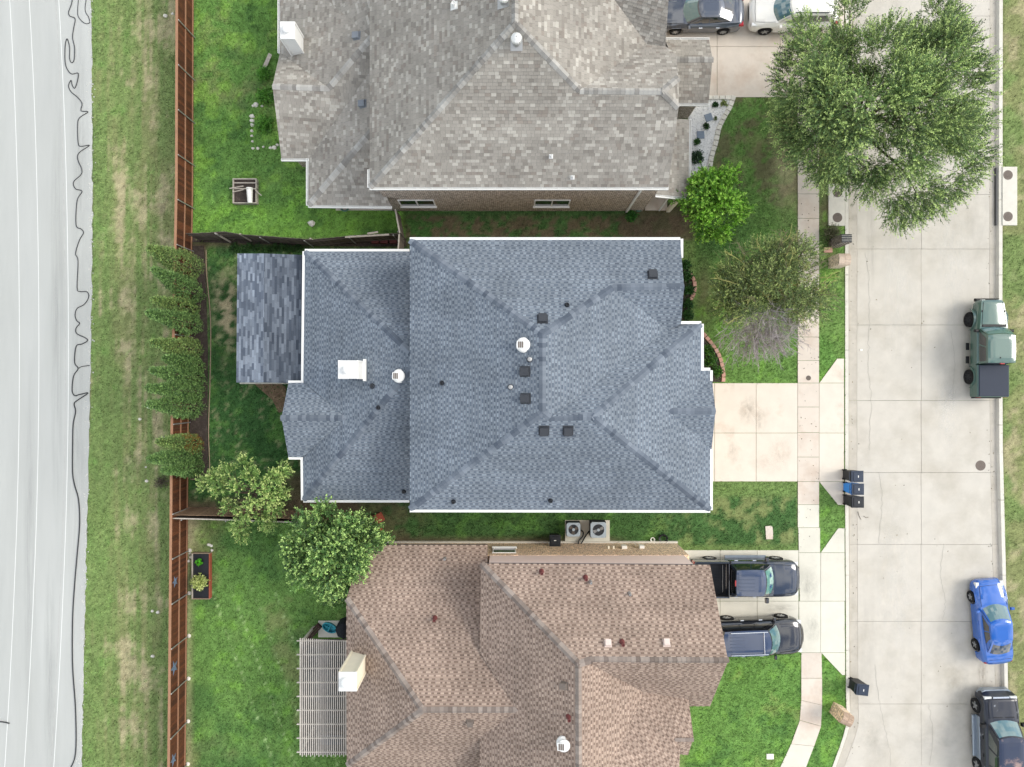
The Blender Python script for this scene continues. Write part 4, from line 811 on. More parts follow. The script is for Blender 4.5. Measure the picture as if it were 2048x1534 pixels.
# thin yellow green tree, partly dead
cs = P(1543, 583, 3.9); dead = (P(1520, 665, 3.6), (1.9, 1.35, 2.2))
t, o, dd = tree('sparse_tree', 'thin yellowish green tree with a bare grey dead side over the sidewalk', P(1503, 600), 1.3, cs, (3.5, 3.3, 2.3), 60, .6, 5200, .46, 13, .085, .02, (cg(36, 58, 30), cg(114, 138, 82)), .13, droop=.06, seed=33, tipcol=cg(162, 180, 104), twigcol=cg(156, 160, 106), out_w=.25, dead=dead, upw=.2, flat=.3)
# bigger bare boughs of that tree: pale yellow shoots and grey dead sticks
b = B(); rr = random.Random(4)
for i in range(150):
    a = rr.uniform(0, 6.283); q = Vector(cs) + Vector((math.cos(a) * rr.uniform(.3, 2.4), math.sin(a) * rr.uniform(.3, 2.4), rr.uniform(-.6, 1.3))); dr = ((q - Vector(cs)) * .5 + Vector((rr.gauss(0, .9), rr.gauss(0, .9), rr.gauss(.3, .3)))).normalized(); L = rr.uniform(.6, 1.5)
    isd = inside_dead(np.array([q]), dead)[0]; col = cg(150, 144, 138) if isd else (cg(160, 158, 96) if rr.random() < .6 else cg(120, 112, 88)); e = q + dr * L; b.tube([q, q.lerp(e, .5) + Vector((rr.gauss(0, .08), rr.gauss(0, .08), .06)), e], [.02, .014, .006], 4, col)
    for k in range(5):
        s_ = q.lerp(e, rr.uniform(.2, .95)); e2 = s_ + (dr + Vector((rr.gauss(0, .7), rr.gauss(0, .7), rr.gauss(0, .4)))).normalized() * rr.uniform(.2, .55); b.tube([s_, e2], [.011, .005], 3, col)
for i in range(300):   # the dead side
    q = Vector(dead[0]) + Vector((rr.gauss(0, .75), rr.gauss(0, .55), rr.gauss(0, .6))); dr = (q - Vector(P(1515, 615, 2.4)) + Vector((rr.gauss(0, .7), rr.gauss(0, .7), .2))).normalized(); e = q + dr * rr.uniform(.5, 1.2); b.tube([q, e], [.014, .006], 4, cg(172, 164, 162))
    for k in range(6): s_ = q.lerp(e, rr.uniform(.1, .95)); e2 = s_ + (dr + Vector((rr.gauss(0, .8), rr.gauss(0, .8), rr.gauss(0, .5)))).normalized() * rr.uniform(.15, .45); b.tube([s_, e2], [.009, .005], 3, cg(166, 157, 156))
b.build('boughs', 'twig', t)
# rear fruit tree with straggling limbs
cl = [P(u_, v_, z_) for u_, v_, z_ in ((430, 955, 2.6), (412, 968, 2.3), (455, 945, 3.0), (488, 928, 3.0), (500, 950, 3.3), (475, 975, 3.4), (520, 975, 3.5), (545, 955, 3.2), (562, 942, 3.0), (560, 985, 2.8), (535, 1000, 3.2), (505, 1005, 3.5), (485, 1025, 3.0), (520, 1030, 2.6), (478, 1055, 2.2), (483, 1068, 1.9), (550, 1015, 2.6), (460, 1010, 2.7), (440, 975, 2.9), (535, 1045, 2.2))]
tree('fruit_tree', 'straggling olive green fruit tree leaning over the weathered fence', P(528, 975), .9, P(495, 985, 2.9), (2, 2, 1.5), 20, .32, 1100, .36, 12, .085, .03, (cg(78, 116, 52), cg(150, 182, 98)), .09, droop=.2, clumps=cl, seed=41, tipcol=cg(190, 206, 126), spread=1.1)
cl2 = crown_clumps(P(660, 1098, 3.9), (2.6, 2.5, 1.9), 44, seed=52)
cl2 = np.vstack([cl2, np.array([P(u_, v_, z_) for u_, v_, z_ in ((745, 1078, 3.0), (765, 1090, 2.8), (740, 1060, 3.0), (605, 1045, 3.6), (650, 1022, 3.6), (690, 1180, 2.6), (660, 1188, 2.4), (720, 1050, 3.4))])])
tree('leafy_tree', 'dense mid green leafy tree against the corner of the brown roof', P(703, 1060), 1.4, P(660, 1098, 3.9), (2.6, 2.5, 1.9), 44, .48, 4600, .38, 12, .088, .034, (cg(40, 72, 36), cg(118, 160, 84)), .15, droop=.22, clumps=cl2, seed=55, tipcol=cg(178, 210, 122), spread=1.1)
# columnar cypresses along the fence
def cypress(i, bu, bv, tu, tv, r):
    base = P(bu, bv); h = CAMH * (1 - (1024 - bu) / (1024 - tu)) if tu < bu else 4.5; h = min(max(h, 3.0), 5.4); top = P(tu, tv, h)
    t = thing('cypress', ['slender golden green cypress first in the fence row, beside the weathered fence', 'tall cypress with a bushy pale tip, second in the fence row', 'short brown tinged cypress squeezed between two taller ones', 'tall cypress ending the first group, beside the short fence gap', 'slim yellow tipped cypress starting the group after the fence gap', 'low rounded cypress standing against the slim yellow tipped one', 'wide dark green cypress behind the low rounded one', 'tall pointed cypress in the middle of the second group', 'stout dark cypress ending the second group', 'cypress with rust brown needles starting the last pair', 'pointed dark cypress in the last group', 'short cypress at the far end of the row, beside the straggling fruit tree'][i], 'cypress', base, group='cypresses along the fence')
    b = B(); b.tube([base - Vector((0, 0, .1)), base.lerp(top, .5), base.lerp(top, .9)], [.07, .05, .02], 7); b.build('trunk', 'bark', t)
    n = 3300; f = RNG.random(n) ** .9 * .98 + .02; a = RNG.uniform(0, 6.283, n); prof = np.interp(f, [0, .06, .2, .45, .75, 1], [.55, .88, 1.0, .74, .36, .02]) * r * .84; lump = .70 + .52 * vnoise(a * 2.6 + i * 7, f * 12 + i * 3, 99 + i)
    rad = prof * lump * RNG.uniform(.72, 1.05, n); ax = np.array(base)[None] + (np.array(top) - np.array(base))[None] * f[:, None]; o = ax + np.stack([np.cos(a) * rad, np.sin(a) * rad, np.zeros(n)], -1); o[:, 2] += .12
    d = unit(np.stack([np.cos(a) * .55, np.sin(a) * .55, np.full(n, 1.)], -1) + RNG.normal(size=(n, 3)) * .22); lq, own, tt, tw = sprays(o, d, RNG.uniform(.14, .28, n), 8, .06, .016, 0, .5, .2)
    bc = np.array(cg(46, 76, 44)) + (np.array(cg(130, 162, 94)) - np.array(cg(46, 76, 44))) * RNG.random(n)[:, None]
    if i in (0, 2, 4, 9): bc = bc * .7 + np.array(cg(150, 146, 84)) * .3 * (RNG.random(n) < .6)[:, None] + bc * .3 * (RNG.random(n) > .5)[:, None]
    if i == 9: k = (f < .5) & (np.cos(a) > .1) & (RNG.random(n) < .45); bc[k] = np.array(cg(128, 92, 46))
    col = bc[own] * (.75 + .65 * tt)[:, None] * RNG.uniform(.8, 1.25, len(own))[:, None]; obj('foliage', quads_mesh('foliage', lq, col), 'leaf', t)
for i, a in enumerate(((392, 542, 304, 498, .86), (396, 592, 313, 541, .74), (390, 622, 312, 600, .6), (394, 650, 301, 626, .72), (396, 700, 309, 685, .62), (398, 731, 335, 716, .62), (400, 757, 309, 741, .66), (402, 784, 301, 775, .6), (396, 812, 303, 808, .76), (398, 888, 322, 882, .60), (396, 909, 303, 917, .58), (400, 932, 333, 939, .54))): cypress(i, *a)
def plant(name, label, cat, u, v, r, h, n, cols, ll=.12, lw=.035, group=None, nl=7, z=0., parent=None):
    c = np.array(P(u, v, z)); a = RNG.uniform(0, 6.283, n); el = RNG.uniform(.15, 1.45, n); d = np.stack([np.cos(a) * np.cos(el), np.sin(a) * np.cos(el), np.sin(el)], -1); o = np.tile(c, (n, 1)) + d * np.array([r, r, h]) * RNG.uniform(.1, .7, n)[:, None]
    lq, own, tt, tw = sprays(o, unit(d + RNG.normal(size=(n, 3)) * .3), np.full(n, r * .5) * RNG.uniform(.6, 1.2, n), nl, ll, lw, .1, 1.0, .6); bc = np.array(cols[0]) + (np.array(cols[1]) - np.array(cols[0])) * RNG.random(n)[:, None]
    t = thing(name, label, cat, c, group=group); obj('leaves', quads_mesh('leaves', lq, bc[own] * RNG.uniform(.75, 1.3, len(own))[:, None]), 'leaf', t)
    b = B(); b.tube([c - np.array([0, 0, .05]), c + np.array([0, 0, h * .4])], [.02, .012], 5); b.build('stem', 'bark', t); return t
GR = (cg(34, 72, 28), cg(70, 116, 48))
plant('shrub', 'round dark shrub on white gravel between the driveway and the first slate', 'shrub', 1429, 211, .2, .3, 60, (cg(30, 60, 26), cg(52, 92, 36)), .07, .025)
plant('shrub', 'round dark shrub on white gravel between the two slate stepping stones', 'shrub', 1411, 254, .2, .3, 60, (cg(30, 60, 26), cg(52, 92, 36)), .07, .025)
plant('shrub', 'small leafy shrub on white gravel below the second slate stepping stone', 'shrub', 1394, 285, .2, .3, 55, GR, .08, .025)
plant('shrub', 'dark spreading shrub against the porch gutter on the white gravel', 'shrub', 1392, 317, .4, .6, 130, (cg(34, 58, 36), cg(64, 92, 60)), .1, .03)
plant('shrub', 'pale wispy plant in the corner of the white gravel bed', 'shrub', 1447, 207, .22, .2, 40, (cg(110, 130, 70), cg(150, 160, 100)), .09, .02)
plant('weed', 'thin sprig of weed growing through the white gravel by the edging stones', 'weed', 1430, 238, .14, .12, 18, (cg(84, 104, 60), cg(120, 130, 80)), .08, .018)
for i, (u_, v_, r_, lb) in enumerate(((1371, 530, .3, 'dark bedding shrub at the gutter end of the crescent brick border'), (1374, 552, .35, 'dark bedding shrub at the start of the crescent brick border'), (1377, 580, .36, 'dark bedding shrub cupped inside the crescent brick border'), (1374, 608, .34, 'dark bedding shrub just past the crescent brick border'), (1373, 630, .36, 'broad dark bedding shrub beside the step in the white gutter'))):
    plant('bedding_shrub', lb, 'shrub', u_, v_, r_, .5, 130, (cg(26, 58, 24), cg(58, 104, 40)), .08, .03, group='bedding shrubs along the blue house')
for i, (u_, v_, r_, lb) in enumerate(((1414, 700, .35, 'leafy green shrub at the wide start of the long brick curve'), (1420, 722, .4, 'leafy green shrub in the middle of the long brick curve'), (1433, 742, .36, 'leafy green shrub at the driveway end of the long brick curve'))):
    plant('bedding_shrub', lb, 'shrub', u_, v_, r_, .5, 140, (cg(34, 74, 22), cg(80, 130, 40)), .08, .03, group='bedding shrubs along the blue house')
for u_, v_, r_, h_, lb in ((532, 195, .55, .5, 'tufted overgrown green clump beside the grey roof'), (530, 150, .45, .5, 'tall weedy green clump beside the fallen plank'), (530, 250, .6, .3, 'low green herb patch inside the ring of white stones')):
    plant('weed_clump', lb, 'weed', u_, v_, r_, h_, 200, (cg(66, 122, 38), cg(110, 164, 64)), .12, .02)
plant('shrub', 'twiggy grey green shrub beside the striped brick mailbox', 'shrub', 1660, 470, .6, .8, 220, (cg(66, 68, 46), cg(98, 98, 70)), .07, .018)
plant('weed_clump', 'leafy weeds around the downspout foot of the grey house', 'weed', 1262, 432, .38, .35, 110, (cg(36, 88, 28), cg(70, 124, 46)), .1, .03)
for k, u_ in enumerate(range(470, 610, 16)): plant('ivy_clump', 'low dark ivy clump growing in a row under the weathered fence', 'ivy', u_, 497 + 3 * math.sin(k * 2), .3, .16, 60, (cg(30, 62, 26), cg(62, 100, 44)), .07, .03, group='ivy clumps under the weathered fence')
plant('dead_brush', 'dry dark brush pile against the outside of the fence', 'brush', 327, 963, .45, .5, 110, (cg(72, 62, 52), cg(104, 92, 78)), .1, .01)

# ------------------------------------------------------------------ fences
def fence(name, label, line, h, nb, bmat, rmat, side, posts, zr=(.35, 1.05), cap=True, wob=0., gap=.004, postmat='galv', tilt=None, capw=.11):
    """line: base polyline on the ground. Boards hang on the far side of the rails, posts on the near side (side = +1: near side to the left of the line)."""
    pts = [Vector(p) for p in line]; seg = [(b - a).length for a, b in zip(pts[:-1], pts[1:])]; T = sum(seg)
    def at(s):
        for (a, b), L in zip(zip(pts[:-1], pts[1:]), seg):
            if s <= L + 1e-6: d = (b - a) / L; return a + d * s, d
            s -= L
        d = (pts[-1] - pts[-2]).normalized(); return pts[-1] + d * s, d
    t = thing(name, label, 'fence', pts[0]); w = T / nb; th = .02
    for i in range(nb):
        p, d = at((i + .5) * w); nr = Vector((-d.y, d.x, 0)) * side; hh = h + random.uniform(-wob, wob); hw = w / 2 - gap; lean = random.uniform(-wob, wob) * .3; tl = nr * (tilt or 0)
        q = [p - d * hw, p + d * hw, p + d * hw + nr * th, p - d * hw + nr * th]; off = nr * random.uniform(-.003, .003)
        lo = [x + off for x in q]; hi = [x + off + Vector((0, 0, hh)) + d * lean + tl for x in q]
        if side < 0: lo, hi = lo[::-1], hi[::-1]
        B().hexa(lo + hi).build('board', bmat, t)
    step = 2.4; m = max(1, int(round(T / step)))
    for z in zr:
        b = B()
        for i in range(m):
            a, d = at(T * i / m); c, d2 = at(T * (i + 1) / m); nr = Vector((-d.y, d.x, 0)) * side; tl = nr * (tilt or 0) * z / h
            A0 = [a + nr * .021 + tl, c + nr * .021 + tl, c + nr * .06 + tl, a + nr * .06 + tl]; lo = [x + Vector((0, 0, z)) for x in A0]; hi = [x + Vector((0, 0, z + .085)) for x in A0]
            if side < 0: lo, hi = lo[::-1], hi[::-1]
            b.hexa(lo + hi)
        b.build('rail', rmat, t)
    if cap:
        b = B()
        for i in range(m):
            a, d = at(T * i / m); c, _ = at(T * (i + 1) / m); nr = Vector((-d.y, d.x, 0)) * side; tl = nr * (tilt or 0); A0 = [a - nr * capw * .35 + tl, c - nr * capw * .35 + tl, c + nr * capw * .65 + tl, a + nr * capw * .65 + tl]; lo = [x + Vector((0, 0, h + .005)) for x in A0]; hi = [x + Vector((0, 0, h + .045)) for x in A0]
            if side < 0: lo, hi = lo[::-1], hi[::-1]
            b.hexa(lo + hi)
        b.build('cap_rail', rmat, t)
    for s in posts:
        p, d = at(s); nr = Vector((-d.y, d.x, 0)) * side; q = p + nr * .1; b = B(); b.tube([q - Vector((0, 0, .1)), q + Vector((0, 0, h - .02))], .03, 8); b.lathe([(.036, h - .03), (.036, h + .01), (.015, h + .03)], q, 8); b.build('post', postmat, t)
    return t, at
FL = [P(u_, v_) for u_, v_ in ((387, -40), (386, 400), (381, 640), (377, 860), (375, 1100), (371, 1534), (370, 1575))]
yb = lambda v: (P(0, -40).y - P(0, v).y)
ft, fat = fence('stained_fence', 'long red brown stained board fence between the yards and the road verge', FL, 2.0, 300, 'fence_stain', 'fence_rail', 1, [yb(76 + 85.4 * k) for k in range(18)], zr=(.12, 1.0), capw=.13)
# white footing lumps at the southern posts
for k in range(12, 18):
    c, d = fat(yb(76 + 85.4 * k)); c = c + Vector((.13, 0, 0)); b = B(); b.lathe([(.11, -.03), (.12, .02), (.07, .07), (.02, .08)], c, 9); b.build('post_footing', 'stone_white', ft)
for i, (u_, v_, lb) in enumerate(((347, 1163, 'small dark metal star hung on the fence beside the raised bed'), (350, 1335, 'large dark metal star hung midway along the south yard fence'), (342, 1519, 'medium dark metal star hung near the south end of the fence'))):
    z = 1.5; c = P(u_, v_, z); r = (.34, .44, .38)[i]; x0 = float(np.interp(v_, [1100, 1534], [FL[4].x, FL[5].x])) + .03; c = Vector((x0, c.y, z)); b = B()
    for k in range(10):
        ra, rb_ = (r, r * .42) if k % 2 == 0 else (r * .42, r); a0, a1 = k * math.pi / 5 + math.pi / 2, (k + 1) * math.pi / 5 + math.pi / 2
        b.poly([c + Vector((.002, math.cos(a0) * ra, math.sin(a0) * ra)), c + Vector((.002, math.cos(a1) * rb_, math.sin(a1) * rb_)), c + Vector((.07, 0, 0))])
    tag(b.build('wall_star', 'star_metal'), lb, 'star', group='metal stars on the stained fence')
hh = 1.75; kf = (CAMH - hh) / CAMH
top = [(372, 467), (448, 463), (490, 469), (535, 472), (625, 479), (700, 471), (797, 466)]; base = [P(u_, v_, hh) for u_, v_ in top]; base = [Vector((p.x, p.y, 0)) for p in base]
f2, f2at = fence('weathered_fence', 'wavy weathered grey board fence between the grey and blue roofed houses', base, hh, 86, 'fence_grey', 'fence_grey', -1, [2.4 * k + 1.6 for k in range(5)], zr=(.3, 1.4), cap=False, wob=.05)
for u0, v0, z0, u1, v1, z1, lb in ((430, 466, 1.7, 461, 484, .05, 'grey brace plank leaning on the weathered fence near the stained fence'), (480, 468, 1.7, 503, 482, .2, 'thin brace plank leaning on the weathered fence bend'), (620, 477, 1.7, 642, 490, .05, 'grey brace plank leaning on the weathered fence behind the patio cover'), (690, 474, 1.75, 778, 469, 1.75, 'loose pale plank laid along the top of the weathered fence'), (735, 467, 1.85, 756, 464, 1.85, 'short pale stick on top of the weathered fence')):
    a, c = P(u0, v0, z0), P(u1, v1, z1); b = B(); b.tube([a, c], .05, 4); tag(b.build('plank', 'old_wood'), lb, 'plank')
base = [P(800, 466, hh), P(791, 418, hh)]; base = [Vector((p.x, p.y, 0)) for p in base]
fence('return_fence', 'short weathered fence return running from the fence corner to the grey house', base, hh, 11, 'fence_grey', 'old_wood', 1, [.1], zr=(.3, 1.4), cap=True, wob=.03, capw=.08)
base = [P(799, 468, hh), P(797, 498, hh)]; base = [Vector((p.x, p.y, 0)) for p in base]
fence('side_gate', 'narrow grey side gate closing the gap beside the blue house', base, hh, 7, 'fence_grey', 'old_wood', -1, [], zr=(.3, 1.4), cap=True, wob=.02, capw=.07)
base = [P(u_, v_) for u_, v_ in ((374, 1014), (450, 1015), (560, 1019), (640, 1024), (752, 1030))]
fence('tan_fence', 'leaning tan grey board fence behind the straggling fruit tree', base, 1.75, 74, 'fence_tan', 'old_wood', -1, [], zr=(.3, 1.4), cap=False, wob=.03, tilt=.12)
base = [P(u_, v_) for u_, v_ in ((374, 1024), (450, 1026), (560, 1030), (640, 1033), (752, 1038))]
fence('back_fence', 'dark weathered fence standing just behind the leaning tan fence', base, 1.78, 74, 'fence_grey', 'old_wood', -1, [2.4 * k + .5 for k in range(5)], zr=(.3, 1.4), cap=True, wob=.0, capw=.06)

# ------------------------------------------------------------------ beds, edging, garden things
def sheet(name, mat, poly, z, label, cat, kind='structure'): return tag(B().prism([P(*q)[:2] for q in poly], -.06, z).build(name, mat), label, cat, kind=kind)
sheet('mulch_bed', 'mulch', [(386, 492), (407, 492), (411, 540), (416, 700), (415, 860), (417, 950), (405, 958), (379, 955), (381, 700)], .035, 'dark mulch bed under the cypress row', 'bed')
M('timber', srgb(150, 132, 112), .9, .2, 9)
b = B(); b.tube(catmull([P(u_, v_, .03) for u_, v_ in ((412, 500), (413, 545), (421, 640), (420, 760), (417, 860), (419, 930), (414, 958), (380, 958))], 5), .03, 6); tag(b.build('bed_edging', 'timber'), 'thin pale timber edging along the cypress bed', 'edging')
sheet('dirt_patch', 'soil', [(502, 762), (560, 764), (572, 775), (570, 820), (558, 826), (545, 800), (520, 778)], .012, 'bare tan soil patch beside the patio cover', 'soil'); sheet('dirt_strip', 'mulch', [(383, 484), (700, 493), (812, 493), (812, 476), (640, 482), (383, 470)], .01, 'bare dark soil strip under the weathered fence', 'soil')
sheet('shrub_bed', 'mulch', [(1362, 520), (1376, 543), (1388, 560), (1388, 582), (1378, 602), (1380, 640), (1362, 640)], .02, 'planting bed behind the crescent of pink bricks', 'bed'); sheet('shrub_bed', 'mulch', [(1404, 668), (1424, 690), (1440, 716), (1447, 748), (1446, 764), (1404, 764)], .02, 'planting bed behind the long curve of pink bricks', 'bed')
def edging(name, label, path, L, w, h, mat):
    pts = catmull([P(*q) for q in path], 12); T = sum((b - a).length for a, b in zip(pts[:-1], pts[1:])); n = max(2, int(T / L)); t = thing(name, label, 'edging', pts[0])
    cum = [0]
    for a, c in zip(pts[:-1], pts[1:]): cum.append(cum[-1] + (c - a).length)
    def at(s): i = max(0, min(len(pts) - 2, int(np.searchsorted(cum, s)) - 1)); f = (s - cum[i]) / max(cum[i + 1] - cum[i], 1e-6); return pts[i].lerp(pts[i + 1], f), (pts[i + 1] - pts[i]).normalized()
    for i in range(n):
        p, d = at(T * (i + .5) / n); nr = Vector((-d.y, d.x, 0)); hl = T / n / 2 - .012; a = random.uniform(-.05, .05); d = (d + nr * a).normalized(); nr = Vector((-d.y, d.x, 0)); q = [p - d * hl - nr * w / 2, p + d * hl - nr * w / 2, p + d * hl * .93 + nr * w / 2, p - d * hl * .93 + nr * w / 2]; hz = h + random.uniform(-.01, .01)
        lo = [x + Vector((0, 0, -.06)) for x in q]; mid = [x + Vector((0, 0, hz - .015)) for x in q]; c = sum(q, Vector()) / 4; hi = [c + (x - c) * .9 + Vector((0, 0, hz)) for x in q]; b = B(); b.hexa(lo + mid); b.hexa(mid + hi); b.build('edging_brick', mat, t)
edging('brick_edging', 'crescent of pink bricks edging the shrub bed by the gable', [(1376, 544), (1386, 558), (1389, 572), (1386, 590), (1377, 604)], .27, .2, .1, 'edging_pink'); edging('brick_edging', 'long curve of pink bricks running down to the driveway', [(1405, 666), (1424, 689), (1439, 714), (1446, 745), (1446, 764)], .28, .2, .1, 'edging_pink')
M('white_gravel', srgb(232, 231, 228), .9, .22, 22, .6, 60, detail=9); gv = tag(B().prism([P(*q)[:2] for q in ((1376, 194), (1462, 192), (1452, 222), (1436, 250), (1428, 290), (1420, 320), (1417, 352), (1376, 352))], -.06, .03).build('gravel_bed', 'white_gravel'), 'bright white gravel bed in front of the grey house', 'gravel', kind='structure')
b = B()
for i in range(1500):
    u_, v_ = random.uniform(1378, 1460), random.uniform(195, 350)
    if bool(inpoly(u_, v_, [(1378, 196), (1458, 196), (1448, 222), (1432, 250), (1424, 290), (1416, 320), (1413, 350), (1378, 350)])): c = P(u_, v_, .025); r = random.uniform(.015, .04); g = random.uniform(.55, .92); b.lathe([(r * .9, -.01), (r, r * .3), (r * .5, r * .8)], c, 5, col=(g, g, g * .98))
M('pebble_white', attr='Col', rough=.9, var=.1, scale=20); tag(b.build('gravel', 'pebble_white'), 'loose white gravel stones of the front bed', 'gravel', kind='stuff')
edging('stone_edging', 'curved row of white stone blocks between gravel and lawn', [(1467, 192), (1459, 215), (1446, 238), (1437, 258), (1431, 285), (1423, 312), (1419, 335), (1418, 356)], .3, .26, .12, 'stone_white'); edging('stone_edging', 'straight row of white stone blocks beside the north driveway', [(1400, 197), (1430, 196), (1462, 196)], .3, .22, .12, 'stone_white')
for u_, v_, a, lb in ((1417, 235, .3, 'tilted slate stepping stone near the driveway on white gravel'), (1401, 270, .05, 'square slate stepping stone near the porch on white gravel')):
    c = P(u_, v_, .03); t = thing('stepping_stone', lb, 'stepping stone', c, a); B().box(-.21, .21, -.21, .21, 0, .045, bev=.012).build('slab', 'slate', t, world=False)
def rocks(name, label, spots, r, mat, group=None):
    for (u_, v_) in spots:
        c = P(u_, v_, -.01); rr_ = r * random.uniform(.6, 1.3); b = B(); n = 7; ph = random.random() * 6
        rings = [(1.0, 0), (1.05, rr_ * .4), (.7, rr_ * .8), (.15, rr_ * .95)]; i0 = 0; vs = []
        for k, (m, z) in enumerate(rings): vs.append([c + Vector((math.cos(ph + j * 6.283 / n) * rr_ * m * random.uniform(.75, 1.2), math.sin(ph + j * 6.283 / n) * rr_ * m * random.uniform(.6, 1.0), z)) for j in range(n)])
        for k in range(3):
            for j in range(n): b.poly([vs[k][j], vs[k][(j + 1) % n], vs[k + 1][(j + 1) % n], vs[k + 1][j]])
        b.poly(vs[3]); tag(b.build(name, mat), label, 'stone', group)
rocks('border_stone', 'small white stone in the rectangular ring around the herb patch', [(506, 212), (512, 210), (524, 212), (505, 233), (505, 242), (505, 250), (504, 262), (504, 272), (505, 283), (506, 297), (516, 297), (527, 294), (541, 296), (549, 295), (555, 290)], .12, 'stone_white', 'white stones around the herb patch')
rocks('white_rock', 'lone white rock on the grass near the weathered fence', [(624, 447)], .2, 'stone_white'); rocks('limestone_rock', 'pale limestone rock outside the fence beside the last cypress group', [(326, 876)], .19, 'stone_white'); rocks('limestone_rock', 'small pale rock in the strip grass outside the stained fence top', [(331, 32)], .11, 'stone_white'); rocks('limestone_rock', 'pale rock beside the stained fence at the verge', [(346, 28)], .11, 'stone_white')
rocks('verge_stone', 'scattered pale stone on the dry road verge beyond the fence', [(305, 1222), (317, 1224), (306, 1312), (298, 814), (280, 838), (292, 934), (294, 962)], .09, 'stone_white', 'pale stones on the road verge')
rocks('bed_stone', 'small white stone in the cluster at the head of the raised bed', [(418, 1089), (423, 1091), (424, 1100), (380, 1107), (383, 1114), (378, 1122)], .09, 'stone_white', 'white stones by the raised bed')
c = P(1538, 1065, .0); t = thing('garden_slab', 'pale flat stone slab lying in the side lawn', 'stone', c, .05); B().prism([(-.19, -.36), (.18, -.38), (.21, -.05), (.2, .3), (.12, .38), (-.2, .37)], -.02, .05).build('slab', 'walk_concrete', t, world=False)
c = P(1540, 1513); t = thing('utility_lid', 'small white plastic utility box lid in the front lawn', 'utility lid', c); B().box(-.2, .2, -.15, .15, -.02, .04, bev=.015).build('lid', 'white_plastic', t, world=False)
c = P(1656, 500); t = thing('meter_lid', 'square pinkish meter box lid beside the pale arched mailbox', 'meter lid', c); B().box(-.24, .24, -.15, .15, -.02, .05, bev=.015).build('lid', 'edging_pink', t, world=False); B().lathe([(.035, .05), (.03, .056)], (-.04, .03, 0), 10).build('hole', 'black_plastic', t, world=False)
for u_, v_, n_ in ((534, 110, 0),):
    a, c = P(526, 142, .05), P(541, 108, .35); b = B(); d = (c - a).normalized(); s_ = d.cross(Vector((0, 0, 1))).normalized() * .11; up = Vector((0, 0, .03)); b.hexa([a - s_, a + s_, c + s_, c - s_, a - s_ + up, a + s_ + up, c + s_ + up, c - s_ + up]); tag(b.build('plank', 'old_wood'), 'weathered plank lying in the weeds beside the grey roof', 'plank')
# wooden planter with a white bucket
a, c = P(470, 408), P(517, 362); t = thing('planter_box', 'square weathered wooden planter with board sides on the rear lawn', 'planter', (a.x, a.y, 0)); hz = .34
for x0, x1, y0, y1 in ((a.x, a.x + .05, a.y, c.y), (c.x - .05, c.x, a.y, c.y), (a.x, c.x, a.y - .05, a.y), (a.x, c.x, c.y, c.y + .05), (a.x, c.x, (a.y + c.y) / 2 + .1, (a.y + c.y) / 2 + .15), (a.x, c.x, c.y - .22, c.y - .17)): B().box(x0, x1, y0, y1, 0, hz + random.uniform(-.02, .03)).build('side_board', 'old_wood', t)
B().box(a.x + .05, c.x - .05, a.y, c.y, 0, hz - .12).build('soil', 'mulch', t)
for u0, v0, u1, v1, lb in ((459, 377, 487, 372, 'thin stick poking out of the wooden planter'), (466, 384, 488, 379, 'pale board laid across the wooden planter'), (511, 381, 523, 391, 'dark stick leaning over the planter side')):
    tag(B().tube([P(u0, v0, .42), P(u1, v1, .42)], .03, 5).build('stick', 'old_wood'), lb, 'stick')
q0, q1 = P(499, 376, .55), P(500, 406, .5); b = B(); b.tube([q0 + (q0 - q1).normalized() * .02, q0, q0.lerp(q1, .08), q0.lerp(q1, .09), q1], [.17, .19, .185, .172, .13], 18); t = thing('bucket', 'white plastic bucket lying on its side in the planter', 'bucket', q0); b.build('bucket_body', 'white_plastic', t, smooth=50); B().tube([P(493, 378, .72), P(496, 376, .80), P(503, 376, .80), P(507, 378, .72)], .008, 5).build('handle', 'galv', t)
# raised bed with red sides
a, c = P(388, 1194), P(424, 1105); t = thing('raised_bed', 'raised garden bed with reddish timber sides beside the stained fence', 'raised bed', (a.x, a.y, 0))
for x0, x1, y0, y1, m_ in ((a.x, a.x + .04, a.y, c.y, 'old_wood'), (c.x - .05, c.x, a.y, c.y, 'red_wood'), (a.x, c.x, a.y - .04, a.y, 'timber'), (a.x, c.x, c.y, c.y + .04, 'timber')): B().box(x0, x1, y0, y1, 0, .3).build('side_board', m_, t)
B().box(a.x + .04, c.x - .05, a.y, c.y, 0, .2).build('liner', 'black_plastic', t)
plant('herb', 'bright green leafy herb on black liner in the raised bed', 'plant', 400, 1125, .2, .25, 26, (cg(60, 150, 24), cg(96, 180, 40)), .1, .04, z=.2); plant('shrub', 'pale yellow green flowering bush filling the raised bed', 'shrub', 402, 1163, .5, .6, 150, (cg(140, 160, 76), cg(206, 214, 140)), .1, .04, z=.2)
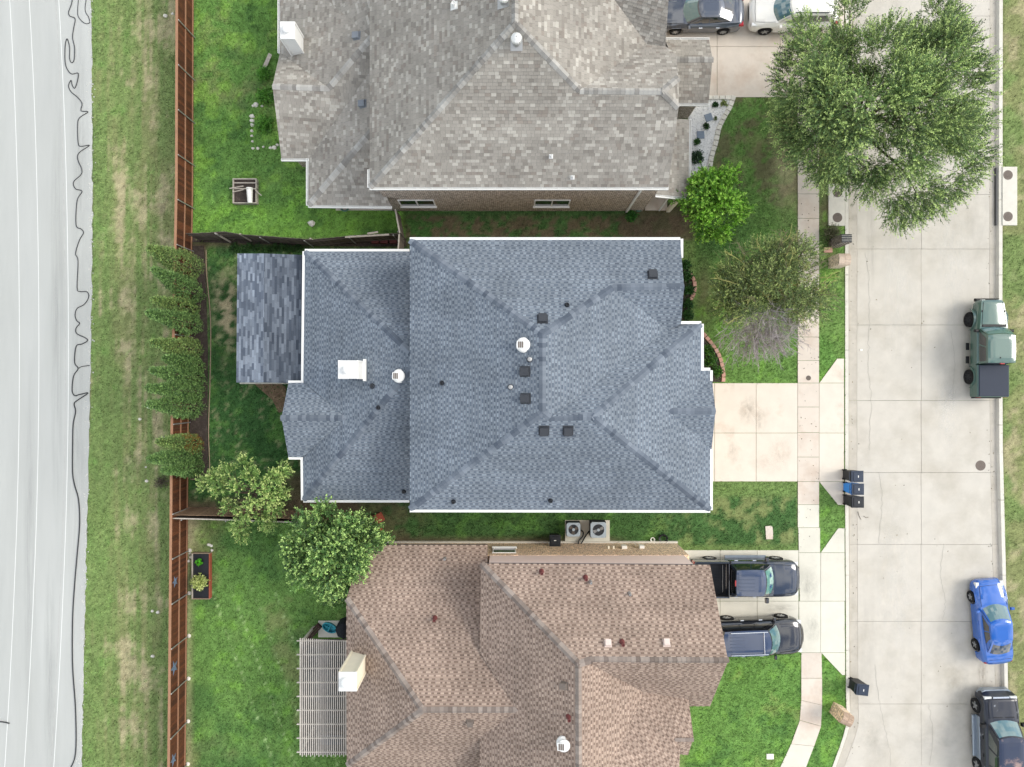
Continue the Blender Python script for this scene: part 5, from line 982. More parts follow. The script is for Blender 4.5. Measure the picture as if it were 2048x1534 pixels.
# three block stacks in the fence corner
for i, (u_, lb) in enumerate(((752, 'stack of reddish scalloped edging blocks, end of the row away from the gate'), (770, 'middle stack of reddish scalloped edging blocks under the fence'), (788, 'stack of reddish scalloped edging blocks beside the side gate'))):
    c = P(u_, 484.5); t = thing('block_stack', lb, 'block stack', c, group='edging block stacks in the fence corner')
    for k in range(3):
        b = B(); pts = [(-.2, -.1)] + [(-.2 + .4 * j / 12, .1 + .035 * abs(math.sin(j / 12 * math.pi * 3))) for j in range(13)] + [(.2, -.1)]; b.prism(pts[::-1], .01 + k * .1, .1 + k * .1); b.build('block', 'red_brown', t, world=False)
for u_, v_, lb in ((760, 1034, 'tilted red clay coloured box at the end of the leaning fence'), (758, 1060, 'red clay coloured box half hidden under the leafy tree')):
    c = P(u_, v_); t = thing('planter_pot', lb, 'planter', c, .5); B().box(-.2, .2, -.22, .22, 0, .3, ins=-.03).build('pot', 'red_wood', t, world=False); B().box(-.17, .17, -.19, .19, .27, .31).build('lid', 'red_wood', t, world=False)
# ------------------------------------------------------------------ vehicles (local frame: x forward, y left, z up)
def paint(name, col, metal=.25, rough=.45, **k): return M(name, col, rough, .03, 3, metal=metal, coat=1.0, spec=.15, **k)
paint('paint_grey', srgb(74, 80, 90), .5); paint('paint_white', srgb(224, 222, 214), .0); paint('paint_green', srgb(70, 98, 88), .1); paint('paint_blue', srgb(0, 86, 172), .1); paint('paint_black', srgb(18, 22, 30), .3); paint('paint_sky_tint', srgb(46, 60, 86), .5); paint('paint_slate', srgb(34, 44, 60), .45)  # bluish roof paint of the black cars holds the sky's reflection as colour
for k_ in list(MATS):
    if k_.startswith('paint_'): MATS[k_].node_tree.nodes['Principled BSDF'].inputs['Coat IOR'].default_value = 1.85; MATS[k_].node_tree.nodes['Principled BSDF'].inputs['Coat Roughness'].default_value = .09
M('paint_silver', srgb(140, 150, 160), .35, .08, 4, metal=.6, coat=.6)
M('paint_peeled', srgb(20, 26, 40), .4, .1, 3, coat=.6, col2=srgb(150, 156, 164), c2pos=(.57, .64)); M('paint_rust', srgb(34, 46, 70), .5, .1, 2.4, coat=.3, col2=srgb(160, 132, 122), c2pos=(.52, .66))
M('tyre', srgb(24, 24, 25), .9, .15, 20); M('alloy', srgb(176, 178, 180), .35, .05, 8, metal=.8); M('black_rim', srgb(36, 38, 42), .4, .1, 8, metal=.3); M('car_glass', srgb(14, 18, 20), .04, .02, 3, spec=1.0, coat=1.0); M('green_glass', srgb(34, 52, 50), .05, .05, 3, spec=1.0, coat=1.0)
M('windscreen', srgb(84, 116, 118), .05, .05, 3, spec=1.0, coat=1.0)  # lighter teal than the other panes: reflected sky put into the base colour
M('lamp_clear', srgb(214, 216, 214), .15, .04, 9, coat=1); M('lamp_red', srgb(150, 16, 22), .2, .04, 9, coat=1); M('trim_black', srgb(18, 19, 21), .55, .1, 12); M('bed_liner', srgb(26, 30, 36), .85, .1, 12); M('tonneau', srgb(40, 48, 62), .7, .06, 6); M('chrome', srgb(220, 222, 224), .15, .03, 5, metal=1.)
M('sunshade', srgb(120, 170, 165), .35, .2, 5, metal=.4, col2=srgb(205, 220, 214), c2pos=(.45, .55)); M('star_blue', srgb(16, 52, 110), .5, .05, 5)
def clear_glass():
    m = bpy.data.materials.new('clear_glass'); m.use_nodes = True; n, l = m.node_tree.nodes, m.node_tree.links; o = n['Material Output']; n.remove(n['Principled BSDF']); a = n.new('ShaderNodeBsdfTransparent'); a.inputs[0].default_value = (.85, .92, .9, 1); g = n.new('ShaderNodeBsdfGlossy'); g.inputs['Roughness'].default_value = .03; f = n.new('ShaderNodeFresnel'); x = n.new('ShaderNodeMixShader'); l.new(f.outputs[0], x.inputs[0]); l.new(a.outputs[0], x.inputs[1]); l.new(g.outputs[0], x.inputs[2]); l.new(x.outputs[0], o.inputs[0]); MATS['clear_glass'] = m
clear_glass()
def body_mesh(prof, zb, arches, ar, hood_in=.16):
    """prof: (x, half width, shoulder z, top z) control points front to back."""
    x0, x1 = prof[0][0], prof[-1][0]; xs_ = np.linspace(x0, x1, int(abs(x1 - x0) / .04)); px = [p[0] for p in prof][::-1]; I = lambda k: np.interp(xs_[::-1], px, [p[k] for p in prof][::-1])[::-1]
    def sm_(a):
        b = np.pad(a, 3, mode='edge'); return np.convolve(b, np.array([1, 2, 3, 4, 3, 2, 1]) / 16, 'valid')
    w, zs, zt = sm_(I(1)), sm_(I(2)), sm_(I(3)); b = B(); rings = []
    for i, x in enumerate(xs_):
        z = zb
        for a in arches:
            if abs(x - a) < ar: z = max(z, .34 + math.sqrt(ar * ar - (x - a) ** 2) * .98 - .0)
        end = min(1, (min(i, len(xs_) - 1 - i)) / 4); z = max(z, zb + (1 - end) * .08); z = min(z, zs[i] - .08); W_, s_, t_ = w[i], zs[i], zt[i]; wt = max(W_ - hood_in, .1)
        h = [(0, z), (W_ - .12, z), (W_ - .03, z + .03), (W_ - .004, z + .4 * (s_ - z)), (W_, z + .72 * (s_ - z)), (W_ - .025, s_ - .02), (W_ - .07, s_ + .25 * (t_ - s_)), (wt, t_ - .015), (wt * .6, t_ + .008), (0, t_ + .018)]
        rings.append([(x, y, q) for y, q in h] + [(x, -y, q) for y, q in h[-2:0:-1]])
    n = len(rings[0])
    for r in rings: b.v += r
    for i in range(len(rings) - 1):
        for j in range(n): b.f.append((i * n + j, i * n + (j + 1) % n, (i + 1) * n + (j + 1) % n, (i + 1) * n + j)); b.c.append(None)
    b.f.append(tuple(range(n))); b.f.append(tuple(range((len(rings) - 1) * n + n - 1, (len(rings) - 1) * n - 1, -1))); b.c += [None, None]; return b
class Cabin:
    def __init__(s, xf, xr, wf, wr, rf, rr, rwf, rwr, zf, zr, ztf, ztr, bow=.18, rbow=.1, rearbow=.06):
        s.base = ((xf, wf, zf, bow), (xr, wr, zr, rearbow)); s.roof = ((rf, rwf, ztf, rbow), (rr, rwr, ztr, rearbow * .8))
    def edge(s, lv, seg, t):
        (xf, wf, zf, bf), (xr, wr, zr, br) = lv
        if seg == 'front': y = wf * (1 - 2 * t); return Vector((xf - bf * (y / wf) ** 2, y, zf))
        if seg == 'rear': y = wr * (1 - 2 * t); return Vector((xr + br * (y / wr) ** 2, y, zr))
        sg = 1 if seg == 'left' else -1; x = (xf - bf) + ((xr + br) - (xf - bf)) * t; return Vector((x, sg * (wf + (wr - wf) * t + .02 * math.sin(math.pi * t)), zf + (zr - zf) * t))
    def pt(s, seg, t, h):
        p = s.edge(s.base, seg, t).lerp(s.edge(s.roof, seg, t), h); bul = .025 * math.sin(math.pi * h)
        if seg == 'front': p.x += bul
        elif seg == 'rear': p.x -= bul
        else: p.y += bul * (1 if seg == 'left' else -1)
        return p
    def shell(s):
        b = B()
        for seg in ('front', 'rear', 'left', 'right'):
            nt, nh = 12, 5
            for i in range(nt):
                for j in range(nh):
                    q = [s.pt(seg, i / nt, j / nh), s.pt(seg, (i + 1) / nt, j / nh), s.pt(seg, (i + 1) / nt, (j + 1) / nh), s.pt(seg, i / nt, (j + 1) / nh)]; b.poly(q if seg in ('rear', 'left') else q[::-1])
        return b
    def roof_mesh(s, crown=.05):
        b = B(); nx_, ny_ = 12, 12; g = []
        for i in range(nx_ + 1):
            row = []
            for j in range(ny_ + 1):
                tx, ty = i / nx_, j / ny_; L, R = s.edge(s.roof, 'left', tx), s.edge(s.roof, 'right', tx); p = L.lerp(R, ty); f0, f1 = s.edge(s.roof, 'front', ty), s.edge(s.roof, 'rear', ty); p.x += (f0.x - s.edge(s.roof, 'left', 0).x) * (1 - tx) + (f1.x - s.edge(s.roof, 'left', 1).x) * tx
                e = min(tx, 1 - tx) * 2; f = min(ty, 1 - ty) * 2; p.z += crown * (1 - (1 - min(1, e * 2.2)) ** 2.5) * (1 - (1 - min(1, f * 2.0)) ** 2.5) + .02; row.append(p)
            g.append(row)
        for i in range(nx_):
            for j in range(ny_): b.poly([g[i][j], g[i + 1][j], g[i + 1][j + 1], g[i][j + 1]])
        for seg in ('front', 'rear', 'left', 'right'):
            for i in range(12): a, c = s.edge(s.roof, seg, i / 12), s.edge(s.roof, seg, (i + 1) / 12); b.poly([a, c, c + Vector((0, 0, .02)), a + Vector((0, 0, .02))])
        return b
    def pane(s, seg, t0, t1, h0, h1, off=.007, t0b=None, t1b=None):
        b = B(); nt, nh = 8, 4; sgn = {'front': Vector((1, 0, .5)), 'rear': Vector((-1, 0, .5)), 'left': Vector((0, 1, .25)), 'right': Vector((0, -1, .25))}[seg].normalized() * off
        g = []
        for i in range(nt + 1):
            row = []
            for j in range(nh + 1): h = h0 + (h1 - h0) * j / nh; k = (h - h0) / max(h1 - h0, 1e-6); a = t0 + ((t0b if t0b is not None else t0) - t0) * k; c = t1 + ((t1b if t1b is not None else t1) - t1) * k; row.append(s.pt(seg, a + (c - a) * i / nt, h) + sgn)
            g.append(row)
        for i in range(nt):
            for j in range(nh): q = [g[i][j], g[i + 1][j], g[i + 1][j + 1], g[i][j + 1]]; b.poly(q if seg in ('rear', 'left') else q[::-1])
        return b
WH = {}
def wheel(par, x, y, r, wdt, rim, spokes):
    key = (r, wdt, rim, spokes)
    if key not in WH:
        t = B(); t.lathe([(r * .62, -wdt * .46), (r * .66, -wdt / 2), (r * .9, -wdt / 2), (r * .98, -wdt * .42), (r, -wdt * .2), (r, wdt * .2), (r * .98, wdt * .42), (r * .9, wdt / 2), (r * .66, wdt / 2), (r * .62, wdt * .2)], n=24, axis='Y', cap=False); mt = t.mesh('tyre', 40); q = B(); q.lathe([(r * .66, -wdt * .3), (r * .66, wdt * .49), (r * .60, wdt * .5), (r * .56, wdt * .32), (r * .5, wdt * .30)], n=24, axis='Y')
        mr_ = q.mesh('rim', 40); sp = B()
        for k in range(spokes):
            a = 2 * math.pi * k / spokes; u_, v_ = Vector((math.cos(a), 0, math.sin(a))), Vector((-math.sin(a), 0, math.cos(a))); yv = Vector((0, 1, 0)); w0, w1 = r * .13, r * .085; lo = [u_ * r * .08 - v_ * w0 + yv * wdt * .3, u_ * r * .62 - v_ * w1 + yv * wdt * .3, u_ * r * .62 + v_ * w1 + yv * wdt * .3, u_ * r * .08 + v_ * w0 + yv * wdt * .3]; sp.hexa(lo + [p + yv * wdt * .17 for p in lo])
        sp.lathe([(r * .16, wdt * .3), (r * .15, wdt * .5), (r * .05, wdt * .52)], n=12, axis='Y'); ms_ = sp.mesh('spokes'); WH[key] = (mt, mr_, ms_)
    mt, mr_, ms_ = WH[key]; w = bpy.data.objects.new('wheel', mt); COL.objects.link(w); w.parent = par; w.location = (x, y, r); w.rotation_euler = (0, 0, 0 if y > 0 else math.pi)
    if not mt.materials: mt.materials.append(MATS['tyre']); mr_.materials.append(MATS['trim_black']); ms_.materials.append(MATS[rim])
    a = obj('rim', mr_, None, w, False); c = obj('spokes', ms_, None, w, False)
def bits(par, name, boxes, mat, bev=.02):
    for bx in boxes: B().box(*bx, bev=bev).build(name, mat, par, world=False)
def vehicle(label, cat, u, v, ang, z, prof, zb, wb, wr, ww, rim, spokes, pmat, cab, side_t, W_, hood_in=.16, ar=None, roofmat=None, glass='car_glass', wglass='windscreen', shell=True, name='car', shade=None, lowmat=None, rear_pane=True, wy=None, xc=0., fh=(.05, .93)):
    t = thing(name, label, cat, P(u, v, 0) * 1.0 + Vector((0, 0, z)), ang); L = lambda b, n, m, **k: b.build(n, m, t, world=False, **k)
    L(body_mesh(prof, zb, (xc + wb / 2, xc - wb / 2), ar or wr + .07, hood_in), 'body', pmat, smooth=38)
    for c in (cab if isinstance(cab, list) else [cab]):
        L(c.shell(), 'cabin', pmat, smooth=50); L(c.roof_mesh(), 'roof', roofmat or pmat, smooth=50)
        L(c.pane('front', .05, .95, *fh), 'windshield', 'clear_glass' if shade else wglass, smooth=60)
        if shade:
            L(c.pane('front', .07, .93, .1, .9, .003), 'sunshade', 'sunshade')
            for tt in (.3, .68):
                m = c.pt('front', tt, .48) + Vector((.012, 0, .006)); ax, ay = (c.pt('front', tt - .1, .48) - c.pt('front', tt + .1, .48)).normalized(), (c.pt('front', tt, .7) - c.pt('front', tt, .3)).normalized(); b = B()
                b.poly([m + (ay * math.cos(k * math.pi / 5) + ax * math.sin(k * math.pi / 5)) * (.17 if k % 2 == 0 else .07) for k in range(10)]); nn = ax.cross(ay); b.f[-1] = b.f[-1][::-1] if nn.z > 0 else b.f[-1]; L(b, 'star_emblem', 'star_blue')
        if rear_pane: L(c.pane('rear', .08, .92, .12, .88), 'rear_window', glass, smooth=60)
        for sd in ('left', 'right'):
            for st in side_t: L(c.pane(sd, st[0], st[1], .12, .86, .008, *(st[2:])), 'side_window', glass)
    wy = wy or W_ - ww / 2 + .01
    for x in (xc + wb / 2, xc - wb / 2):
        for y in (wy, -wy): wheel(t, x, y, wr, ww, rim, spokes)
    return t
def seams(t, prof, segs):
    px = [p[0] for p in prof][::-1]; zt = [p[3] for p in prof][::-1]; b = B()
    for sg in segs: b.tube([(x, y, float(np.interp(x, px, zt)) + .012 * (1 - (y / .9) ** 2)) for x, y in sg], .009, 4)
    b.build('panel_gap', 'trim_black', t, world=False)
def hood_seams(xf, xc, y): return [[(xc + (xf - xc) * k / 8, y * (1 - .12 * (k / 8) ** 2)) for k in range(9)], [(xc + (xf - xc) * k / 8, -y * (1 - .12 * (k / 8) ** 2)) for k in range(9)], [(xf + .03 * (1 - (k / 4 - 1) ** 2), y * .88 * (1 - k / 4)) for k in range(9)]]
def mirrors(t, x, y, z, mat, s=1.): bits(t, 'mirror', [(x - .07 * s, x + .07 * s, y, y + .2 * s, z, z + .15 * s), (x - .07 * s, x + .07 * s, -y - .2 * s, -y, z, z + .15 * s)], mat, .03)
def handles(t, xs_, y, z, mat): bits(t, 'door_handle', [(x - .1, x + .1, sg * y - .025, sg * y + .025, z, z + .035) for x in xs_ for sg in (1, -1)], mat, .008)
def lamps(t, x, y, z, sx, sy, sz, mat, name): bits(t, name, [(x - sx, x + sx, sg * y - sy, sg * y + sy, z - sz, z + sz) for sg in (1, -1)], mat, .025)
SEDAN = [(2.30, .55, .48, .58), (2.24, .72, .56, .66), (2.05, .84, .64, .74), (1.6, .89, .72, .84), (1.0, .90, .80, .95), (0, .905, .84, .98), (-1.2, .905, .88, 1.02), (-1.8, .89, .90, 1.05), (-2.12, .84, .86, 1.02), (-2.26, .74, .78, .92), (-2.31, .6, .66, .8)]
sc = lambda: Cabin(1.12, -1.85, .74, .66, .30, -1.02, .60, .56, .90, .98, 1.40, 1.36, .28, .16, .2)
t = vehicle('blue sedan parked at the far kerb', 'car', 1972, 1236, math.radians(95.2), -.13, SEDAN, .20, 2.68, .32, .21, 'alloy', 5, 'paint_blue', sc(), [(.10, .47, .20, .46), (.50, .80, .49, .78)], .90)
seams(t, SEDAN, hood_seams(2.0, .95, .70) + [[(-1.98, .6), (-2.0, 0), (-1.98, -.6)]]); mirrors(t, .72, .86, .90, 'paint_blue'); handles(t, (.05, -.9), .905, .80, 'paint_blue'); lamps(t, 2.06, .68, .64, .15, .10, .08, 'lamp_clear', 'headlight'); lamps(t, -2.12, .64, .82, .11, .12, .08, 'lamp_red', 'taillight')
SED2 = [(x * 1.01, w, a, b_) for x, w, a, b_ in SEDAN]
t = vehicle('dark grey sedan parked nose to the grey house', 'car', 1395, 39, math.pi, .03, SED2, .20, 2.67, .32, .21, 'alloy', 7, 'paint_grey', sc(), [(.10, .47, .20, .46), (.50, .80, .49, .78)], .90, glass='car_glass')
seams(t, SED2, hood_seams(2.0, .95, .70) + [[(-1.98, .6), (-2.0, 0), (-1.98, -.6)]]); mirrors(t, .72, .86, .90, 'paint_grey'); handles(t, (.05, -.9), .905, .80, 'chrome'); lamps(t, 2.10, .68, .67, .17, .11, .09, 'lamp_clear', 'headlight'); lamps(t, -2.16, .70, .86, .13, .13, .08, 'lamp_red', 'taillight')
XUV = [(2.38, .5, .62, .72), (2.32, .74, .70, .82), (2.12, .88, .82, .94), (1.6, .93, .90, 1.03), (1.0, .94, .95, 1.10), (0, .94, .98, 1.12), (-1.5, .94, 1.0, 1.14), (-2.1, .92, 1.0, 1.14), (-2.32, .84, .96, 1.1), (-2.40, .72, .82, 1.0)]
t = vehicle('white crossover parked half under the big tree', 'car', 1574, 38, math.pi, .03, XUV, .24, 2.8, .36, .23, 'alloy', 5, 'paint_white', Cabin(1.22, -2.26, .78, .74, .42, -1.9, .63, .60, 1.05, 1.10, 1.68, 1.64, .3, .16, .12), [(.08, .36, .16, .35), (.39, .64), (.67, .92, .67, .88)], .94, glass='green_glass')
seams(t, XUV, hood_seams(2.1, 1.05, .74)); mirrors(t, .80, .90, 1.02, 'paint_white'); handles(t, (.1, -.85), .94, .92, 'chrome'); lamps(t, 2.10, .74, .80, .2, .10, .08, 'lamp_clear', 'headlight'); lamps(t, -2.28, .78, 1.0, .09, .1, .14, 'lamp_red', 'taillight'); bits(t, 'grille', [(2.30, 2.38, -.42, .42, .48, .68)], 'trim_black'); bits(t, 'roof_rail', [(-1.6, .2, sg * .56 - .02, sg * .56 + .02, 1.70, 1.76) for sg in (1, -1)], 'trim_black', .01)
SUV = [(2.56, .42, .66, .78), (2.46, .70, .78, .9), (2.25, .88, .92, 1.02), (2.0, .96, .97, 1.08), (1.7, .985, 1.0, 1.12), (1.15, .99, 1.04, 1.17), (0, .99, 1.06, 1.20), (-1.6, .99, 1.08, 1.20), (-2.3, .98, 1.08, 1.2), (-2.5, .92, 1.02, 1.16), (-2.56, .82, .9, 1.06)]
t = vehicle('black wagon with silver roof rails on the pale driveway', 'car', 1504, 1263, math.radians(2.1), .03, SUV, .25, 3.02, .38, .25, 'alloy', 6, 'paint_black', Cabin(1.22, -2.45, .84, .82, .45, -2.12, .68, .66, 1.10, 1.14, 1.76, 1.74, .3, .18, .1), [(.07, .33, .15, .32), (.36, .6), (.63, .92, .63, .9)], .99, glass='car_glass', roofmat='paint_sky_tint')
seams(t, SUV, hood_seams(2.22, 1.1, .78)); mirrors(t, .86, .95, 1.08, 'paint_black'); handles(t, (.15, -.85), .99, .98, 'chrome'); lamps(t, 2.26, .78, .86, .15, .10, .08, 'lamp_clear', 'headlight'); lamps(t, -2.44, .84, 1.05, .08, .1, .2, 'lamp_red', 'taillight'); bits(t, 'roof_rail', [(-1.75, .25, sg * .60 - .022, sg * .60 + .022, 1.80, 1.86) for sg in (1, -1)], 'chrome', .012)
bits(t, 'roof_rib', [(-1.8, -1.0, y - .015, y + .015, 1.80, 1.828) for y in (-.36, -.18, 0, .18, .36)], 'paint_sky_tint', .006); bits(t, 'sunroof', [(-.9, -.05, -.42, .42, 1.79, 1.815)], 'car_glass', .01); bits(t, 'cross_bar', [(.02, .06, -.6, .6, 1.83, 1.855)], 'chrome', .005)
# pickup trucks
def bed(t, x0, x1, w, z0, z1, zf, pmat, th=.09, liner='bed_liner', cover=None):
    bits(t, 'bed_side', [(x0, x1, w - th, w, z0, z1), (x0, x1, -w, -w + th, z0, z1)], pmat, .03); bits(t, 'tailgate', [(x0 - .06, x0 + .02, -w + .02, w - .02, z0, z1 - .01)], pmat, .03); bits(t, 'bed_front', [(x1 - .05, x1, -w + th, w - th, z0, z1)], pmat, .01); bits(t, 'bed_floor', [(x0, x1, -w + th, w - th, zf - .03, zf)], liner, .005)
    b = B()
    for k in range(11): y = -w + th + .1 + k * (2 * w - 2 * th - .2) / 10; b.box(x0 + .05, x1 - .08, y - .03, y + .03, zf, zf + .018)
    b.build('bed_ribs', liner, t, world=False)
    b = B().box(x0, x1, w - th - .012, w - th, zf, z1 - .02).box(x0, x1, -w + th, -w + th + .012, zf, z1 - .02); b.build('bed_lining', liner, t, world=False)
    if cover: bits(t, 'tonneau_cover', [(x0 - .02, x1, -w + .05, w - .05, z1, z1 + .05)], cover, .03)
TRK = [(2.96, .5, .80, .92), (2.88, .78, .92, 1.06), (2.66, .93, 1.06, 1.18), (2.4, .98, 1.1, 1.22), (2.0, .995, 1.12, 1.25), (1.45, 1.0, 1.14, 1.27), (.6, 1.0, 1.14, 1.24), (-.95, 1.0, 1.14, 1.22), (-1.0, 1.0, .86, .90), (-2.8, 1.0, .86, .90), (-2.92, .98, .80, .86)]
t = vehicle('black crew cab pickup with an open bed on the pale driveway', 'pickup', 1480, 1147, 0., .03, TRK, .36, 3.68, .41, .27, 'alloy', 6, 'paint_slate', Cabin(1.50, -.98, .86, .86, .78, -.82, .70, .68, 1.18, 1.18, 1.90, 1.90, .22, .12, .03), [(.08, .46, .22, .45), (.50, .93)], 1.0, roofmat='paint_sky_tint', name='pickup_truck', shade=True)
bed(t, -2.86, -1.0, .99, .5, 1.36, .92, 'paint_slate'); seams(t, TRK, hood_seams(2.7, 1.4, .82)); mirrors(t, 1.05, 1.0, 1.18, 'paint_black', 1.3); handles(t, (.45, -.55), 1.0, 1.02, 'chrome'); lamps(t, 2.72, .80, .92, .12, .12, .1, 'lamp_clear', 'headlight'); lamps(t, -2.9, .92, 1.1, .05, .07, .2, 'lamp_red', 'taillight'); bits(t, 'side_step', [(-1.0, 1.3, sg * 1.06 - .08, sg * 1.06 + .08, .38, .43) for sg in (1, -1)], 'paint_silver', .01)
bits(t, 'roof_rib', [(-.7, .15, y - .02, y + .02, 1.955, 1.985) for y in (-.4, -.2, 0, .2, .4)], 'paint_sky_tint', .008); bits(t, 'brake_lamp', [(-.90, -.84, -.16, .16, 1.90, 1.97)], 'lamp_red', .01); bits(t, 'rear_bumper', [(-3.06, -2.92, -.9, .9, .5, .68)], 'chrome', .03); bits(t, 'grille', [(2.88, 2.96, -.6, .6, .62, .94)], 'trim_black', .02)
B().tube(catmull([(-1.28, y, 1.0 + .02 * math.sin(y * 9)) for y in (-.75, -.6, -.3, 0, .3, .6, .75)], 4), .012, 5).build('tie_down_strap', 'galv', t, world=False)
JP = [(2.62, .60, .92, 1.02), (2.55, .72, 1.02, 1.12), (2.0, .78, 1.08, 1.17), (1.3, .84, 1.12, 1.22), (1.1, .87, 1.12, 1.22), (.9, .89, 1.12, 1.2), (0, .89, 1.12, 1.2), (-.9, .89, 1.12, 1.2), (-.94, .88, .86, .9), (-2.6, .88, .86, .9), (-2.68, .86, .82, .86)]
t = vehicle('sage green pickup with flared fenders and dark bed cover at the far kerb', 'pickup', 1962, 697, math.pi / 2, -.13, JP, .50, 3.2, .42, .26, 'black_rim', 8, 'paint_green', Cabin(1.18, -.92, .80, .80, .70, -.86, .74, .74, 1.16, 1.16, 1.82, 1.82, .12, .07, .02), [(.06, .42, .14, .42), (.47, .93)], .84, hood_in=.10, ar=.52, name='pickup_truck', wy=.80)
bed(t, -2.66, -.95, .87, .5, 1.18, .92, 'paint_green', cover='tonneau'); seams(t, JP, [[(1.28, .66), (2.5, .52)], [(1.28, -.66), (2.5, -.52)]])
for sg in (1, -1):
    for x, m_ in ((1.6, 'paint_green'), (-1.6, 'paint_green')):
        b = B(); n = 10; pr = [(x + .62 * math.cos(a), .42 + .56 * math.sin(a)) for a in (math.pi * (.06 + .88 * k / n) for k in range(n + 1))]
        for (xa, za), (xb, zb_) in zip(pr[:-1], pr[1:]):
            y0, y1 = (.68, .935) if sg > 0 else (-.935, -.68); q = [(xa, y0, za - .05), (xb, y0, zb_ - .05), (xb, y1, zb_ - .05), (xa, y1, za - .05), (xa, y0, za + .02), (xb, y0, zb_ + .02), (xb, y1, zb_ - .01), (xa, y1, za - .01)]; b.hexa(q)
        b.build('fender', m_, t, world=False, smooth=40)
mirrors(t, .92, .84, 1.12, 'trim_black', 1.1); handles(t, (.15, -.72), .85, 1.0, 'paint_green'); lamps(t, 2.6, .45, .94, .05, .1, .1, 'lamp_clear', 'headlight'); lamps(t, -2.68, .72, 1.0, .06, .08, .12, 'lamp_red', 'taillight'); bits(t, 'front_bumper', [(2.60, 2.76, -.66, .66, .52, .70)], 'trim_black', .04); bits(t, 'rear_bumper', [(-2.80, -2.68, -.8, .8, .5, .66)], 'trim_black', .04); bits(t, 'side_step', [(-.1, .3, sg * .96 - .09, sg * .96 + .09, .42, .48) for sg in (1, -1)] + [(-.85, -.45, sg * .96 - .09, sg * .96 + .09, .42, .48) for sg in (1, -1)], 'trim_black', .02); bits(t, 'cowl', [(1.13, 1.27, -.66, .66, 1.20, 1.25)], 'trim_black', .015); bits(t, 'brake_lamp', [(-.93, -.87, -.12, .12, 1.84, 1.9)], 'lamp_red', .01); bits(t, 'antenna_base', [(-.62, -.55, .1, .13, 1.88, 1.93)], 'trim_black', .01)
bits(t, 'hood_latch', [(1.95, 2.05, sg * .62 - .02, sg * .62 + .02, 1.15, 1.19) for sg in (1, -1)], 'trim_black', .005)
BIG = [(2.66, .66, .60, .70), (2.60, .92, .74, .84), (2.42, .98, .98, 1.06), (2.38, .97, 1.10, 1.18), (1.8, .985, 1.14, 1.24), (1.35, .99, 1.16, 1.28), (0, .99, 1.18, 1.30), (-2.3, .99, 1.18, 1.30), (-2.6, .97, 1.12, 1.26), (-2.68, .9, 1.0, 1.15)]
t = vehicle('old black truck with peeling rusty roof and silver lower trim', 'car', 1980, 1466, math.radians(91.4), -.13, BIG, .34, 3.32, .40, .26, 'alloy', 5, 'paint_peeled', Cabin(1.36, -2.5, .84, .84, .62, -2.28, .68, .67, 1.20, 1.22, 1.88, 1.86, .22, .12, .05), [(.07, .34, .17, .33), (.37, .62), (.65, .93)], .99, roofmat='paint_rust', glass='green_glass', name='old_wagon', xc=.05)
seams(t, BIG, hood_seams(2.34, 1.3, .8)); mirrors(t, .98, .99, 1.16, 'trim_black', 1.3); handles(t, (.25, -.75), .99, 1.04, 'trim_black'); bits(t, 'side_step', [(-1.1, 1.2, sg * 1.08 - .1, sg * 1.08 + .1, .36, .48) for sg in (1, -1)], 'paint_silver', .03); bits(t, 'lower_cladding', [(-1.15, 1.25, sg * .985 - .03, sg * .985 + .03, .44, .78) for sg in (1, -1)], 'paint_silver', .02)
B().hexa([(2.52, -.95, .45), (2.74, -.7, .45), (2.74, .7, .45), (2.52, .95, .45), (2.48, -.93, .76), (2.72, -.66, .76), (2.72, .66, .76), (2.48, .93, .76)]).build('front_bumper', 'paint_silver', t, world=False); bits(t, 'grille', [(2.38, 2.47, -.45, .45, .86, 1.16)], 'chrome', .02); lamps(t, 2.40, .70, 1.02, .07, .2, .1, 'lamp_clear', 'headlight'); bits(t, 'wiper', [(1.40, 1.43, -.6, -.1, 1.29, 1.305), (1.40, 1.43, .05, .55, 1.29, 1.305)], 'trim_black', .003)

# ------------------------------------------------------------------ wheelie bins
def bin_(u0, v0, z, rz, body, lid, label, h=1.02, group=None, name='wheelie_bin'):
    t = thing(name, label, 'bin', P(u0, v0, 0) + Vector((0, 0, z)), rz, group); b = B(); lo = [(-.29, -.24), (.26, -.24), (.26, .24), (-.29, .24)]; hi = [(-.30, -.28), (.34, -.28), (.34, .28), (-.30, .28)]
    b.hexa([(x, y, .03) for x, y in lo] + [(x, y, h - .08) for x, y in hi]); b.build('bin_body', body, t, world=False)
    B().box(-.32, .36, -.30, .30, h - .08, h - .03, bev=.01).build('rim', body, t, world=False); l = B(); l.box(-.30, .38, -.31, .31, h - .03, h + .02, bev=.015); l.box(-.2, .3, -.24, .24, h + .02, h + .05, bev=.02); L = l.build('lid', lid, t, world=False); B().box(.06, .1, -.06, .06, h + .05, h + .055).build('lid_mark', 'white_plastic', L, world=False)
    B().tube([(-.30, -.24, h - .06), (-.38, -.24, h - .03), (-.38, .24, h - .03), (-.30, .24, h - .06)], .018, 6).build('handle', lid, t, world=False); B().box(-.40, -.32, -.015, .015, h - .07, h - .03).build('hinge', lid, t, world=False)
    for y in (-.25, .25): B().lathe([(.06, -.03), (.13, -.03), (.13, .03), (.06, .03)], (-.24, y, .13), 14, 'Y').build('wheel', 'tyre', t, world=False)
    return t
bin_(1695, 948, .03, 0, 'black_plastic', 'navy_plastic', 'black wheelie bin with glossy lid beside the driveway joint end of the trio'); bin_(1696, 973, .03, 0, 'blue_plastic', 'navy_plastic', 'wheelie bin with bright blue body between two black ones'); bin_(1696, 998, .03, 0, 'black_plastic', 'black_plastic', 'black wheelie bin nearest the grass corner of the trio')
bin_(1708, 1366, -.13, -.12, 'black_plastic', 'navy_plastic', 'lone dark wheelie bin standing in the street gutter')
